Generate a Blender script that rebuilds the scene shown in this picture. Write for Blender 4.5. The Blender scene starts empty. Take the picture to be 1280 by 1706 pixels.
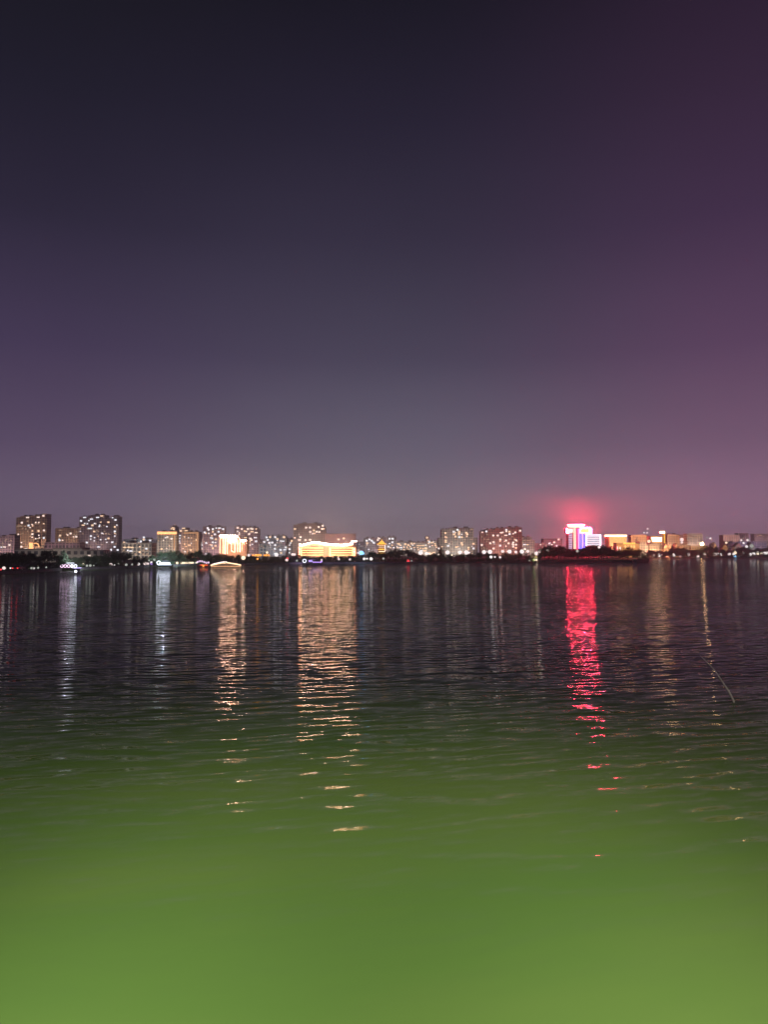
import bpy, bmesh, math, random
from mathutils import Vector, Matrix
random.seed(7)
R = math.radians
sc = bpy.context.scene
COL = sc.collection

# ------------------------------------------------------------------ camera
CAM_H = 6.0; F = 1280.0; HORIZON = 921.0
PITCH = math.atan((HORIZON-853)/F)
cam = bpy.data.cameras.new('camera')
cam.sensor_fit = 'VERTICAL'; cam.sensor_height = 36; cam.lens = 36*F/1706
cam.clip_start = .1; cam.clip_end = 8000
camo = bpy.data.objects.new('camera', cam); COL.objects.link(camo)
camo.location = (0, 0, CAM_H); camo.rotation_euler = (R(90)+PITCH, 0, 0)
sc.camera = camo

# ------------------------------------------------------------------ night sky (city glow fading upwards)
def s2l(c):
    return tuple((v/255/12.92 if v/255 <= .04045 else ((v/255+.055)/1.055)**2.4) for v in c)
w = bpy.data.worlds.new('World'); sc.world = w; w.use_nodes = True
nt = w.node_tree; nt.nodes.clear(); N = nt.nodes.new; L = nt.links.new
out = N('ShaderNodeOutputWorld'); bg = N('ShaderNodeBackground'); L(bg.outputs[0], out.inputs['Surface'])
tc = N('ShaderNodeTexCoord'); sep = N('ShaderNodeSeparateXYZ'); L(tc.outputs['Generated'], sep.inputs[0])
def ramp(stops):
    r = N('ShaderNodeValToRGB'); cr = r.color_ramp; cr.interpolation = 'EASE' if False else 'LINEAR'
    while len(cr.elements) < len(stops): cr.elements.new(.5)
    for e, (y, c) in zip(cr.elements, stops):
        el = math.atan((HORIZON-y)/F) if y < HORIZON else 0
        el = math.atan((853-y)/F)+PITCH
        e.position = max(0, math.sin(el)); e.color = (*s2l(c), 1)
    L(sep.outputs['Z'], r.inputs[0]); return r
rl = ramp([(921,(132,112,134)),(860,(115,100,122)),(750,(90,76,102)),(600,(68,57,84)),(400,(44,39,58)),(200,(31,29,43)),(0,(23,22,31))])
rc = ramp([(921,(146,138,150)),(860,(128,122,136)),(750,(102,97,115)),(600,(74,69,89)),(400,(53,48,67)),(200,(38,34,51)),(0,(26,24,36))])
rr = ramp([(921,(170,134,156)),(860,(146,114,139)),(750,(117,90,115)),(600,(90,66,94)),(400,(64,46,72)),(200,(52,37,58)),(0,(40,28,46))])
dv = N('ShaderNodeMath'); dv.operation = 'DIVIDE'; L(sep.outputs['X'], dv.inputs[0]); L(sep.outputs['Y'], dv.inputs[1])
def mapr(a, b):
    m = N('ShaderNodeMapRange'); m.inputs[1].default_value = a; m.inputs[2].default_value = b
    m.interpolation_type = 'SMOOTHSTEP'; L(dv.outputs[0], m.inputs[0]); return m
mA = mapr(-.5, .02); mB = mapr(.02, .5)
x1 = N('ShaderNodeMix'); x1.data_type = 'RGBA'; L(mA.outputs[0], x1.inputs[0]); L(rl.outputs[0], x1.inputs[6]); L(rc.outputs[0], x1.inputs[7])
x2 = N('ShaderNodeMix'); x2.data_type = 'RGBA'; L(mB.outputs[0], x2.inputs[0]); L(x1.outputs[2], x2.inputs[6]); L(rr.outputs[0], x2.inputs[7])
nish = N('ShaderNodeTexSky'); nish.sky_type = 'NISHITA'; nish.sun_disc = False; nish.sun_elevation = R(-5); nish.sun_rotation = R(60)
sca = N('ShaderNodeVectorMath'); sca.operation = 'SCALE'; sca.inputs['Scale'].default_value = .02; L(nish.outputs[0], sca.inputs[0])
ad = N('ShaderNodeVectorMath'); ad.operation = 'ADD'; L(x2.outputs[2], ad.inputs[0]); L(sca.outputs[0], ad.inputs[1])
# faint mottling of thin cloud lit by the city
cn = N('ShaderNodeTexNoise'); cn.inputs['Scale'].default_value = 3; cn.inputs['Detail'].default_value = 4
cmp_ = N('ShaderNodeMapping'); cmp_.inputs['Scale'].default_value = (1, 1, 2.5); L(tc.outputs['Generated'], cmp_.inputs[0]); L(cmp_.outputs[0], cn.inputs['Vector'])
cm = N('ShaderNodeMapRange'); cm.inputs[1].default_value = .3; cm.inputs[2].default_value = .7; cm.inputs[3].default_value = .96; cm.inputs[4].default_value = 1.04; L(cn.outputs[0], cm.inputs[0])
ms = N('ShaderNodeVectorMath'); ms.operation = 'SCALE'; L(ad.outputs[0], ms.inputs[0]); L(cm.outputs[0], ms.inputs['Scale'])
L(ms.outputs[0], bg.inputs['Color']); bg.inputs['Strength'].default_value = 1.0

vs = sc.view_settings; vs.view_transform = 'Standard'; vs.look = 'None'; vs.exposure = 0; vs.gamma = 1
sc.cycles.max_bounces = 6; sc.cycles.diffuse_bounces = 2; sc.cycles.glossy_bounces = 2; sc.cycles.volume_bounces = 1
sc.cycles.transparent_max_bounces = 4; sc.cycles.use_denoising = True; sc.cycles.sample_clamp_indirect = 0
sc.cycles.use_light_tree = True

def spot(name, loc, target, power, color, angle=70, blend=.6, radius=.0):
    l = bpy.data.lights.new(name, 'SPOT'); l.energy = power; l.color = color; l.spot_size = R(angle); l.spot_blend = blend
    l.shadow_soft_size = radius
    o = bpy.data.objects.new(name, l); COL.objects.link(o); o.location = loc
    o.rotation_euler = (Vector(target)-Vector(loc)).to_track_quat('-Z', 'Y').to_euler(); return o
# floodlight of the quay the photographer stands on, washing over the near water
for fx, fp in ((-18, 23000), (-9, 30000), (0, 60000), (9, 30000), (18, 23000)): spot('quay_floodlight', (fx, -10, 14), (fx, 9.6, 0), fp, (1, .96, .80), 44, 1.0, .15)

# ------------------------------------------------------------------ helpers
def P(px, py, Y):
    """world point seen at photo pixel (px,py) lying in the plane y = Y"""
    a = (px-640)/F; b = (853-py)/F
    d = Vector((a, math.cos(PITCH)-b*math.sin(PITCH), math.sin(PITCH)+b*math.cos(PITCH)))
    return Vector((0, 0, CAM_H)) + d*(Y/d.y)
def G(px, py, z=0.0):
    a = (px-640)/F; b = (853-py)/F
    d = Vector((a, math.cos(PITCH)-b*math.sin(PITCH), math.sin(PITCH)+b*math.cos(PITCH)))
    return Vector((0, 0, CAM_H)) + d*((z-CAM_H)/d.z)

class MB:
    def __init__(s): s.v = []; s.f = []; s.m = []
    def box(s, x0, x1, y0, y1, z0, z1, m=0):
        n = len(s.v)
        s.v += [(x0,y0,z0),(x1,y0,z0),(x1,y1,z0),(x0,y1,z0),(x0,y0,z1),(x1,y0,z1),(x1,y1,z1),(x0,y1,z1)]
        for q in ((0,3,2,1),(4,5,6,7),(0,1,5,4),(1,2,6,5),(2,3,7,6),(3,0,4,7)):
            s.f.append(tuple(n+i for i in q)); s.m.append(m)
        return s
    def tube(s, pts, r, seg=6, m=0, r2=None, closed=False):
        pts = [Vector(p) for p in pts]; n0 = len(s.v); K = len(pts)
        for i, p in enumerate(pts):
            if closed: t = pts[(i+1) % K]-pts[i-1]
            else: t = pts[min(i+1, K-1)]-pts[max(i-1, 0)]
            t.normalize(); u = t.cross(Vector((0, 0, 1)))
            if u.length < .05: u = t.cross(Vector((0, 1, 0)))
            u.normalize(); v = t.cross(u)
            rr_ = r if r2 is None else r+(r2-r)*i/(K-1)
            for k in range(seg):
                a = 2*math.pi*k/seg; s.v.append(tuple(p+u*math.cos(a)*rr_+v*math.sin(a)*rr_))
        for i in range(K if closed else K-1):
            for k in range(seg):
                a = n0+i*seg+k; b = n0+i*seg+(k+1) % seg; j = (i+1) % K
                c = n0+j*seg+(k+1) % seg; d = n0+j*seg+k
                s.f.append((a, b, c, d)); s.m.append(m)
        if not closed:
            s.f.append(tuple(n0+k for k in range(seg))[::-1]); s.m.append(m)
            s.f.append(tuple(n0+(K-1)*seg+k for k in range(seg))); s.m.append(m)
        return s
    def ball(s, c, r, m=0, sy=1, sz=1, nu=10, nv=7):
        n0 = len(s.v)
        for j in range(1, nv):
            t = math.pi*j/nv
            for i in range(nu):
                a = 2*math.pi*i/nu
                s.v.append((c[0]+r*math.sin(t)*math.cos(a), c[1]+r*sy*math.sin(t)*math.sin(a), c[2]+r*sz*math.cos(t)))
        s.v.append((c[0], c[1], c[2]+r*sz)); s.v.append((c[0], c[1], c[2]-r*sz)); T = len(s.v)-2; B = T+1
        for j in range(nv-2):
            for i in range(nu):
                a = n0+j*nu+i; b = n0+j*nu+(i+1) % nu
                s.f.append((a, a+nu, b+nu, b)); s.m.append(m)
        for i in range(nu):
            s.f.append((T, n0+i, n0+(i+1) % nu)); s.m.append(m)
            s.f.append((B, n0+(nv-2)*nu+(i+1) % nu, n0+(nv-2)*nu+i)); s.m.append(m)
        return s
    def prism(s, poly, y0, y1, m=0):
        """poly in (x,z), extruded along y"""
        n = len(s.v); K = len(poly)
        for y in (y0, y1):
            for (x, z) in poly: s.v.append((x, y, z))
        s.f.append(tuple(range(n, n+K))); s.m.append(m)
        s.f.append(tuple(range(n+2*K-1, n+K-1, -1))); s.m.append(m)
        for i in range(K):
            j = (i+1) % K; s.f.append((n+i, n+K+i, n+K+j, n+j)); s.m.append(m)
        return s
    def frustum(s, w0, d0, z0, w1, d1, z1, cx=0, cy=0, m=0):
        n = len(s.v)
        s.v += [(cx-w0,cy-d0,z0),(cx+w0,cy-d0,z0),(cx+w0,cy+d0,z0),(cx-w0,cy+d0,z0),(cx-w1,cy-d1,z1),(cx+w1,cy-d1,z1),(cx+w1,cy+d1,z1),(cx-w1,cy+d1,z1)]
        for q in ((0,3,2,1),(4,5,6,7),(0,1,5,4),(1,2,6,5),(2,3,7,6),(3,0,4,7)):
            s.f.append(tuple(n+i for i in q)); s.m.append(m)
        return s
    def build(s, name, mats, parent=None, loc=None):
        me = bpy.data.meshes.new(name); me.from_pydata(s.v, [], s.f)
        if not isinstance(mats, (list, tuple)): mats = [mats]
        for q in mats: me.materials.append(q)
        if len(mats) > 1: me.polygons.foreach_set('material_index', s.m)
        bm = bmesh.new(); bm.from_mesh(me); bmesh.ops.recalc_face_normals(bm, faces=bm.faces); bm.to_mesh(me); bm.free()
        me.update()
        o = bpy.data.objects.new(name, me); COL.objects.link(o)
        if parent: o.parent = parent
        if loc: o.location = loc
        return o

def tag(o, label=None, cat=None, group=None, kind=None):
    if label: o['label'] = label
    if cat: o['category'] = cat
    if group: o['group'] = group
    if kind: o['kind'] = kind
    return o
def thing(name, label, cat, loc, group=None, rz=0):
    o = bpy.data.objects.new(name, None); COL.objects.link(o); o.location = loc; o.rotation_euler = (0, 0, rz)
    o.empty_display_size = .5
    return tag(o, label, cat, group)

# ------------------------------------------------------------------ materials
MAT = {}
def matte(name, c, rough=.8, var=.25, scale=.6):
    if name in MAT: return MAT[name]
    m = bpy.data.materials.new(name); m.use_nodes = True; t = m.node_tree; b = t.nodes['Principled BSDF']
    b.inputs['Roughness'].default_value = rough
    n = t.nodes.new('ShaderNodeTexNoise'); n.inputs['Scale'].default_value = scale; n.inputs['Detail'].default_value = 5
    tcc = t.nodes.new('ShaderNodeTexCoord'); t.links.new(tcc.outputs['Object'], n.inputs['Vector'])
    r = t.nodes.new('ShaderNodeValToRGB'); r.color_ramp.elements[0].position = .3; r.color_ramp.elements[1].position = .7
    r.color_ramp.elements[0].color = (*[v*(1-var) for v in c], 1); r.color_ramp.elements[1].color = (*[min(1, v*(1+var)) for v in c], 1)
    t.links.new(n.outputs[0], r.inputs[0]); t.links.new(r.outputs[0], b.inputs['Base Color'])
    MAT[name] = m; return m
def facade(name, c, bw=3.2, rh=3.1, mort=.85, glass=(.03,.035,.045)):
    """wall colour with a grid of dark unlit panes"""
    if name in MAT: return MAT[name]
    m = bpy.data.materials.new(name); m.use_nodes = True; t = m.node_tree; b = t.nodes['Principled BSDF']
    b.inputs['Roughness'].default_value = .7
    tcc = t.nodes.new('ShaderNodeTexCoord'); sp = t.nodes.new('ShaderNodeSeparateXYZ'); t.links.new(tcc.outputs['Object'], sp.inputs[0])
    ax = t.nodes.new('ShaderNodeMath'); ax.operation = 'ADD'; t.links.new(sp.outputs['X'], ax.inputs[0]); t.links.new(sp.outputs['Y'], ax.inputs[1])
    cb = t.nodes.new('ShaderNodeCombineXYZ'); t.links.new(ax.outputs[0], cb.inputs[0]); t.links.new(sp.outputs['Z'], cb.inputs[1])
    br = t.nodes.new('ShaderNodeTexBrick'); br.offset = 0; br.inputs['Scale'].default_value = 1
    br.inputs['Brick Width'].default_value = bw; br.inputs['Row Height'].default_value = rh; br.inputs['Mortar Size'].default_value = mort*.5
    br.inputs['Color1'].default_value = (*glass, 1); br.inputs['Color2'].default_value = (*[g*2.4+.01 for g in glass], 1)
    t.links.new(cb.outputs[0], br.inputs['Vector'])
    n = t.nodes.new('ShaderNodeTexNoise'); n.inputs['Scale'].default_value = .12; n.inputs['Detail'].default_value = 4
    t.links.new(tcc.outputs['Object'], n.inputs['Vector'])
    r = t.nodes.new('ShaderNodeValToRGB'); r.color_ramp.elements[0].position = .35; r.color_ramp.elements[1].position = .65
    r.color_ramp.elements[0].color = (*[v*.75 for v in c], 1); r.color_ramp.elements[1].color = (*[min(1, v*1.2) for v in c], 1)
    t.links.new(n.outputs[0], r.inputs[0]); t.links.new(r.outputs[0], br.inputs['Mortar'])
    t.links.new(br.outputs['Color'], b.inputs['Base Color']); MAT[name] = m; return m
def glow(name, c, strength):
    if name in MAT: return MAT[name]
    m = bpy.data.materials.new(name); m.use_nodes = True; t = m.node_tree; t.nodes.clear()
    e = t.nodes.new('ShaderNodeEmission'); o = t.nodes.new('ShaderNodeOutputMaterial'); e.inputs[0].default_value = (*c, 1); e.inputs[1].default_value = strength
    t.links.new(e.outputs[0], o.inputs[0]); MAT[name] = m; return m
def foliage(name, c):
    m = bpy.data.materials.new(name); m.use_nodes = True; t = m.node_tree; b = t.nodes['Principled BSDF']; b.inputs['Roughness'].default_value = .7
    g = t.nodes.new('ShaderNodeNewGeometry'); r = t.nodes.new('ShaderNodeValToRGB')
    r.color_ramp.elements[0].color = (*[v*.6 for v in c], 1); r.color_ramp.elements[1].color = (*[v*1.5 for v in c], 1)
    t.links.new(g.outputs['Random Per Island'], r.inputs[0]); t.links.new(r.outputs[0], b.inputs['Base Color']); return m

# ------------------------------------------------------------------ water
def water_material():
    m = bpy.data.materials.new('lake_water'); m.use_nodes = True; t = m.node_tree; b = t.nodes['Principled BSDF']; l = t.links.new
    def nn(k, **kw):
        o = t.nodes.new(k)
        for a, v in kw.items(): setattr(o, a, v)
        return o
    g = nn('ShaderNodeNewGeometry')
    AL = R(14)
    def noise(sx, sy, detail=2.0, rough=.5, off=0, dist=0.0):
        mp = nn('ShaderNodeMapping'); mp.vector_type = 'POINT'
        mp0 = nn('ShaderNodeMapping'); mp0.vector_type = 'POINT'; mp0.inputs['Rotation'].default_value = (0, 0, -AL)
        l(g.outputs['Position'], mp0.inputs[0]); l(mp0.outputs[0], mp.inputs[0])
        mp.inputs['Scale'].default_value = (sx, sy, 1); mp.inputs['Location'].default_value = (off, off*1.7, off*.3)
        n = nn('ShaderNodeTexNoise'); n.inputs['Scale'].default_value = 1; n.inputs['Detail'].default_value = detail; n.inputs['Roughness'].default_value = rough
        n.inputs['Distortion'].default_value = dist
        l(mp.outputs[0], n.inputs['Vector'])
        sb = nn('ShaderNodeMath', operation='SUBTRACT'); l(n.outputs[0], sb.inputs[0]); sb.inputs[1].default_value = .5
        return sb.outputs[0]
    def mul(a, v):
        q = nn('ShaderNodeMath', operation='MULTIPLY'); l(a, q.inputs[0])
        if isinstance(v, (int, float)): q.inputs[1].default_value = v
        else: l(v, q.inputs[1])
        return q.outputs[0]
    def add(a, c):
        q = nn('ShaderNodeMath', operation='ADD'); l(a, q.inputs[0])
        if isinstance(c, (int, float)): q.inputs[1].default_value = c
        else: l(c, q.inputs[1])
        return q.outputs[0]
    def train(wl, ang, off, warp):
        mp = nn('ShaderNodeMapping'); mp.inputs['Rotation'].default_value = (0, 0, -AL+ang); l(g.outputs['Position'], mp.inputs[0])
        sx = nn('ShaderNodeSeparateXYZ'); l(mp.outputs[0], sx.inputs[0])
        ph = add(mul(sx.outputs[1], 2*math.pi/wl), mul(noise(.17, .24, 2, .5, off), warp))
        sn = nn('ShaderNodeMath', operation='SINE'); l(ph, sn.inputs[0])
        env = nn('ShaderNodeMapRange'); env.inputs[1].default_value = -.14; env.inputs[2].default_value = .14; env.inputs[3].default_value = .25; env.inputs[4].default_value = 1.5
        l(noise(.13, .28, 1, .5, off+7), env.inputs[0]); return mul(sn.outputs[0], env.outputs[0])
    swell = add(add(train(1.45, R(4), 3.1, 26), mul(train(.95, R(11), 13.1, 24), .85)), mul(train(.50, R(-3), 33.1, 24), .8))
    chop = noise(.8, 3.0, 2, .5, 9.7, .3)
    fine = noise(2.5, 8.0, 2, .6, 21.0, .3)
    patch = noise(.006, .03, 3, .55, 5.0)
    amp = nn('ShaderNodeMapRange'); amp.inputs[1].default_value = -.15; amp.inputs[2].default_value = .15; amp.inputs[3].default_value = .6; amp.inputs[4].default_value = 1.3
    l(patch, amp.inputs[0])
    # calm water in the lee of the quay, rougher open water farther out
    py_ = nn('ShaderNodeSeparateXYZ'); l(g.outputs['Position'], py_.inputs[0])
    lee = nn('ShaderNodeMapRange', interpolation_type='SMOOTHSTEP'); lee.inputs[1].default_value = 9; lee.inputs[2].default_value = 22; lee.inputs[3].default_value = .34; lee.inputs[4].default_value = 1.0
    l(py_.outputs[1], lee.inputs[0])
    opn = nn('ShaderNodeMapRange', interpolation_type='SMOOTHSTEP'); opn.inputs[1].default_value = 40; opn.inputs[2].default_value = 200; opn.inputs[3].default_value = 1; opn.inputs[4].default_value = 2.0
    l(py_.outputs[1], opn.inputs[0]); AMP = mul(mul(amp.outputs[0], lee.outputs[0]), opn.outputs[0])
    s = add(add(mul(swell, W_SWELL), mul(chop, W_CHOP)), mul(fine, W_FINE)); s = mul(s, AMP)
    cr_ = add(mul(noise(.5, .9, 2, .5, 40.0), W_CROSS), mul(noise(3., 3., 2, .5, 60.0), W_CROSS)); cr_ = mul(cr_, AMP)
    nx = add(mul(s, -math.sin(AL)), mul(cr_, math.cos(AL)))
    ny = add(mul(s, math.cos(AL)), mul(cr_, math.sin(AL)))
    cb = nn('ShaderNodeCombineXYZ'); l(nx, cb.inputs[0]); l(ny, cb.inputs[1]); cb.inputs[2].default_value = 1
    nm = nn('ShaderNodeVectorMath', operation='NORMALIZE'); l(cb.outputs[0], nm.inputs[0]); l(nm.outputs[0], b.inputs['Coat Normal'])
    # algae-green body, slightly cloudy
    mu = noise(.05, .12, 4, .55, 77)
    r = nn('ShaderNodeValToRGB'); r.color_ramp.elements[0].position = .35; r.color_ramp.elements[1].position = .65
    r.color_ramp.elements[0].color = (.080, .152, .034, 1); r.color_ramp.elements[1].color = (.110, .172, .042, 1)
    l(add(mu, .5), r.inputs[0]); l(r.outputs[0], b.inputs['Base Color'])
    b.inputs['Specular IOR Level'].default_value = 0; b.inputs['Roughness'].default_value = 1; b.inputs['Coat Weight'].default_value = .5; b.inputs['Coat Roughness'].default_value = .035; b.inputs['Coat IOR'].default_value = 1.33
    return m
W_SWELL, W_CHOP, W_FINE, W_CROSS = .056, .47, .28, .11
wm = MB(); wm.v = [(-2400,-55,0),(2400,-55,0),(2400,2190,0),(-2400,2190,0)]; wm.f = [(0,1,2,3)]; wm.m = [0]
tag(wm.build('lake_water', water_material()), kind='structure')

# ------------------------------------------------------------------ land
ground_m = matte('park_ground', (.05,.06,.04), .9, .3, .05)
stone_m = matte('embankment_stone', (.16,.15,.14), .85, .3, .8)
SHORE = [(-420,990),(0,957.5),(60,954),(105,950.5),(160,948.5),(210,947),(250,944.5),(330,942.5),(400,941.3),(480,940),(600,939),(700,938.5),(800,938.2),(885,938)]
pts = [G(x, y) for x, y in SHORE] + [G(900,935.6), G(960,933), G(1000,931), G(1080,930), G(1180,929.6), G(1290,929.2), G(1700,928.5)]
bank = MB(); n = len(pts)
top = [(p.x, p.y, .9) for p in pts]; bot = [(p.x, p.y-.4, -.6) for p in pts]
bank.v = top+bot+[(2400, top[-1][1], .9), (2400, 2185, .9), (-2400, 2185, .9), (-2400, top[0][1], .9)]
bank.f = [tuple([*range(n), 2*n, 2*n+1, 2*n+2, 2*n+3])]; bank.m = [0]
for i in range(n-1): bank.f.append((i, i+1, n+i+1, n+i)); bank.m.append(1)
tag(bank.build('far_shore_ground', [ground_m, stone_m]), kind='structure')
def shoreY(px):
    for a, b in zip(SHORE_W, SHORE_W[1:]):
        if a[0] <= px <= b[0]: return a[1]+(b[1]-a[1])*(px-a[0])/(b[0]-a[0])
    return SHORE_W[-1][1] if px > SHORE_W[-1][0] else SHORE_W[0][1]
SHORE_W = [(x, G(x, y).y) for x, y in SHORE+[(900,935.6),(960,933),(1000,931),(1080,930),(1180,929.6),(1290,929.2)]]
# wooded island
ISL = [(897,937.6),(930,938.2),(980,938),(1030,937.5),(1078,936.8)]
ip = [G(x, y) for x, y in ISL]
ib = [Vector((p.x*1.1, p.y*1.1, 0)) for p in ip[::-1]]
ring = ip+ib; K = len(ring); im = MB()
cx = sum(p.x for p in ring)/K; cy = sum(p.y for p in ring)/K
im.v = [(p.x, p.y, -.5) for p in ring]+[(p.x, p.y, 1.0) for p in ring]+[(cx+(p.x-cx)*.8, cy+(p.y-cy)*.7, 1.7) for p in ring]
for i in range(K):
    j = (i+1) % K
    im.f += [(i, j, K+j, K+i), (K+i, K+j, 2*K+j, 2*K+i)]; im.m += [1, 0]
im.f.append(tuple(range(2*K, 3*K))); im.m.append(0)
tag(im.build('island_ground', [ground_m, stone_m]), kind='structure')

# ------------------------------------------------------------------ landmarks used to word the labels of repeated things
LM = [(0,25,'pale block at left edge'),(25,80,'brown tower with orange sign'),(80,132,'low block between left towers'),
      (132,200,'tower with most white windows'),(200,256,'low cream building'),(256,300,'block with orange roof bar'),
      (300,342,'block with orange edge light'),(342,362,'pinkish tower beside neon gate'),(362,412,'gate-shaped neon building'),
      (412,440,'tower right of neon gate'),(440,490,'small grey speckled blocks'),(490,545,'left half of banded hall'),
      (545,600,'right half of banded hall'),(600,625,'blue lamp'),(625,650,'orange pagoda'),(650,690,'speckled blocks beside pagoda'),
      (690,730,'stepped pale block'),(730,798,'grey-brown middle tower'),(798,872,'wide reddish tower'),
      (872,940,'hazy pinkish blocks'),(940,1006,'red and blue neon tower'),(1006,1050,'gold striped hall'),
      (1050,1084,'orange block beside striped hall'),(1084,1112,'slim orange turret'),(1112,1145,'dull-orange block right of turret'),
      (1145,1175,'cream flat-roofed block'),(1175,1203,'gap right of orange lamp'),(1203,1232,'flat-roofed brown hall'),(1232,1300,'grey gabled houses')]
ORD = ['first','second','third','fourth','fifth','sixth','seventh','eighth','ninth','tenth','eleventh','twelfth','thirteenth','fourteenth','fifteenth','sixteenth']
def landmark(px):
    for a, b, t in LM:
        if a <= px < b: return t
    return LM[0][2] if px < 0 else LM[-1][2]
PENDING = []      # (object, px, words, place, group)
def later(o, px, words, place, group, cat):
    o['category'] = cat; o['group'] = group; PENDING.append((o, px, words, place))
def finish_labels():
    buckets = {}
    for o, px, words, place in PENDING: buckets.setdefault((words, place, landmark(px)), []).append((px, o))
    for (words, place, lm), lst in buckets.items():
        lst.sort(key=lambda q: q[0]); n = len(lst)
        for i, (px, o) in enumerate(lst):
            o['label'] = f'{words} {place} the {lm}' + ('' if n == 1 else f', {ORD[i]} from left')

# ------------------------------------------------------------------ trees
def crown_mesh(seed, kind='round'):
    rnd = random.Random(seed); v = []; f = []
    clumps = []
    if kind == 'cone':
        for k in range(16):
            h = k/15; rad = .30*(1-h)+.03; a = rnd.uniform(0, 6.3)
            clumps.append((rad*.6*math.cos(a), rad*.6*math.sin(a), .18+.78*h, rad*.8))
    else:
        for k in range(15):
            a = rnd.uniform(0, 6.3); q = rnd.random()**.5*.36; h = rnd.uniform(.38, .82)
            q *= math.sqrt(max(.1, 1-((h-.55)/.42)**2))
            clumps.append((q*math.cos(a), q*math.sin(a), h, rnd.uniform(.10, .19)))
        clumps.append((rnd.uniform(-.1, .1), 0, .86, .12))
    for (cx_, cy_, cz_, cr_) in clumps:
        for k in range(int(70*(cr_/.15)**1.5)+14):
            d = Vector((rnd.gauss(0, 1), rnd.gauss(0, 1), rnd.gauss(0, 1))).normalized()*cr_*rnd.uniform(.55, 1.12)
            c = Vector((cx_, cy_, cz_))+d*1.0
            s_ = rnd.uniform(.018, .038)
            u = Vector((rnd.gauss(0, 1), rnd.gauss(0, 1), rnd.gauss(0, .6))).normalized(); q = u.cross(Vector((rnd.gauss(0, 1), rnd.gauss(0, 1), rnd.gauss(0, 1)))).normalized()
            n0 = len(v); v += [tuple(c-u*s_), tuple(c-q*s_*.7), tuple(c+u*s_), tuple(c+q*s_*.7)]; f.append((n0, n0+1, n0+2, n0+3))
    me = bpy.data.meshes.new('crown'); me.from_pydata(v, [], f); return me
leaf1 = foliage('foliage_dark', (.045,.075,.03)); leaf2 = foliage('foliage_mid', (.06,.09,.035))
bark = matte('bark', (.08,.06,.045), .9)
CROWNS = []
for k in range(6):
    me = crown_mesh(100+k, 'round'); me.materials.append(leaf1 if k % 2 else leaf2); CROWNS.append(me)
CONE = [crown_mesh(200+k, 'cone') for k in range(2)]
for me in CONE: me.materials.append(leaf1)
def trunk_mesh(seed):
    rnd = random.Random(seed); m = MB()
    m.tube([(0,0,0),(rnd.uniform(-.01,.01),0,.2),(rnd.uniform(-.02,.02),0,.45),(rnd.uniform(-.03,.03),0,.7)], .028, 7, r2=.010)
    for k in range(4):
        a = k*1.6+rnd.random(); m.tube([(0,0,.26+.06*k),(.1*math.cos(a),.1*math.sin(a),.40+.06*k),(.2*math.cos(a),.2*math.sin(a),.50+.07*k)], .011, 5, r2=.004)
    o = m.build('trunk', bark); me = o.data; bpy.data.objects.remove(o); return me
TRUNKS = [trunk_mesh(k) for k in range(3)]
def tree(px, ytop, Y, base=.9, wpx=None, kind='round', words='shore tree', place='below', group='trees along the far shore', shape=1.0):
    ytop -= 2.3; T = P(px, ytop, Y); h = (T.z-base)/.95
    root = bpy.data.objects.new('pine_tree' if kind == 'cone' else 'shore_tree', None); COL.objects.link(root); root.location = (T.x, Y, base)
    root.rotation_euler = (0, 0, random.uniform(0, 6.3))
    me = random.choice(CONE if kind == 'cone' else CROWNS)
    sx = h*random.uniform(.95, 1.25)*shape
    c = bpy.data.objects.new('crown', me); COL.objects.link(c); c.parent = root; c.scale = (sx, sx, h)
    t = bpy.data.objects.new('trunk', random.choice(TRUNKS)); COL.objects.link(t); t.parent = root; t.scale = (h, h, h)
    later(root, px, words, place, group, 'tree'); return root
def interp(tab, x):
    for a, b in zip(tab, tab[1:]):
        if a[0] <= x <= b[0]: return a[1]+(b[1]-a[1])*(x-a[0])/(b[0]-a[0])
    return tab[0][1] if x < tab[0][0] else tab[-1][1]
TOP = [(-20,922),(0,924),(20,921),(45,922),(58,928),(66,929),(75,921),(85,918),(94,922),(104,932),(125,931),(140,929),(155,927),(170,925),(185,922),(200,920),(212,921),(225,926),(236,931),(248,929),
       (262,922),(285,919),(300,921),(330,920),(360,923),(385,926),(412,927),(430,927.5),(465,928),(480,927),(500,928),(590,927.5),(604,923),(618,919),(628,922),(645,920),(660,916),(680,916),(692,920),(705,924),(760,925),(800,922.5),(870,923),(890,927)]
x = -14
while x < 893:
    Y = shoreY(x)+7+random.uniform(0, 6)
    y = interp(TOP, x)+random.uniform(-.6, 2.2)
    tree(x, y, Y)
    hpx = 938-y+8 if x > 300 else 950-y
    x += max(9, hpx*random.uniform(.5, .72))
# a second, deeper row closes the gaps
x = -10
while x < 893:
    Y = shoreY(x)+22+random.uniform(0, 8)
    y = interp(TOP, x)+random.uniform(.5, 3.0)
    tree(x, y, Y, words='rear-row tree', place='below', group='rear row of trees behind the shore trees')
    x += random.uniform(13, 19)
tree(106, 920, shoreY(106)+5, kind='cone', words='slim pointed conifer')
tree(735.5, 915.5, shoreY(735)+5, kind='cone', words='slim pointed conifer')
# low hedge of shrubs along the waterline
def shrub(px, Y, s):
    T = P(px, 930, Y); r = bpy.data.objects.new('shrub', random.choice(CROWNS)); COL.objects.link(r)
    r.location = (T.x, Y, .9-s*.28); r.scale = (s*1.7, s*1.3, s*.9); r.rotation_euler = (0, 0, random.uniform(0, 6.3))
    later(r, px, 'low waterline shrub', 'below', 'shrubs along the waterline', 'shrub')
x = -12
while x < 893:
    Y = shoreY(x)+2.2; s = random.uniform(2.6, 4.0); shrub(x, Y, s)
    x += s*1.7*F/Y*random.uniform(.6, .8)
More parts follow.
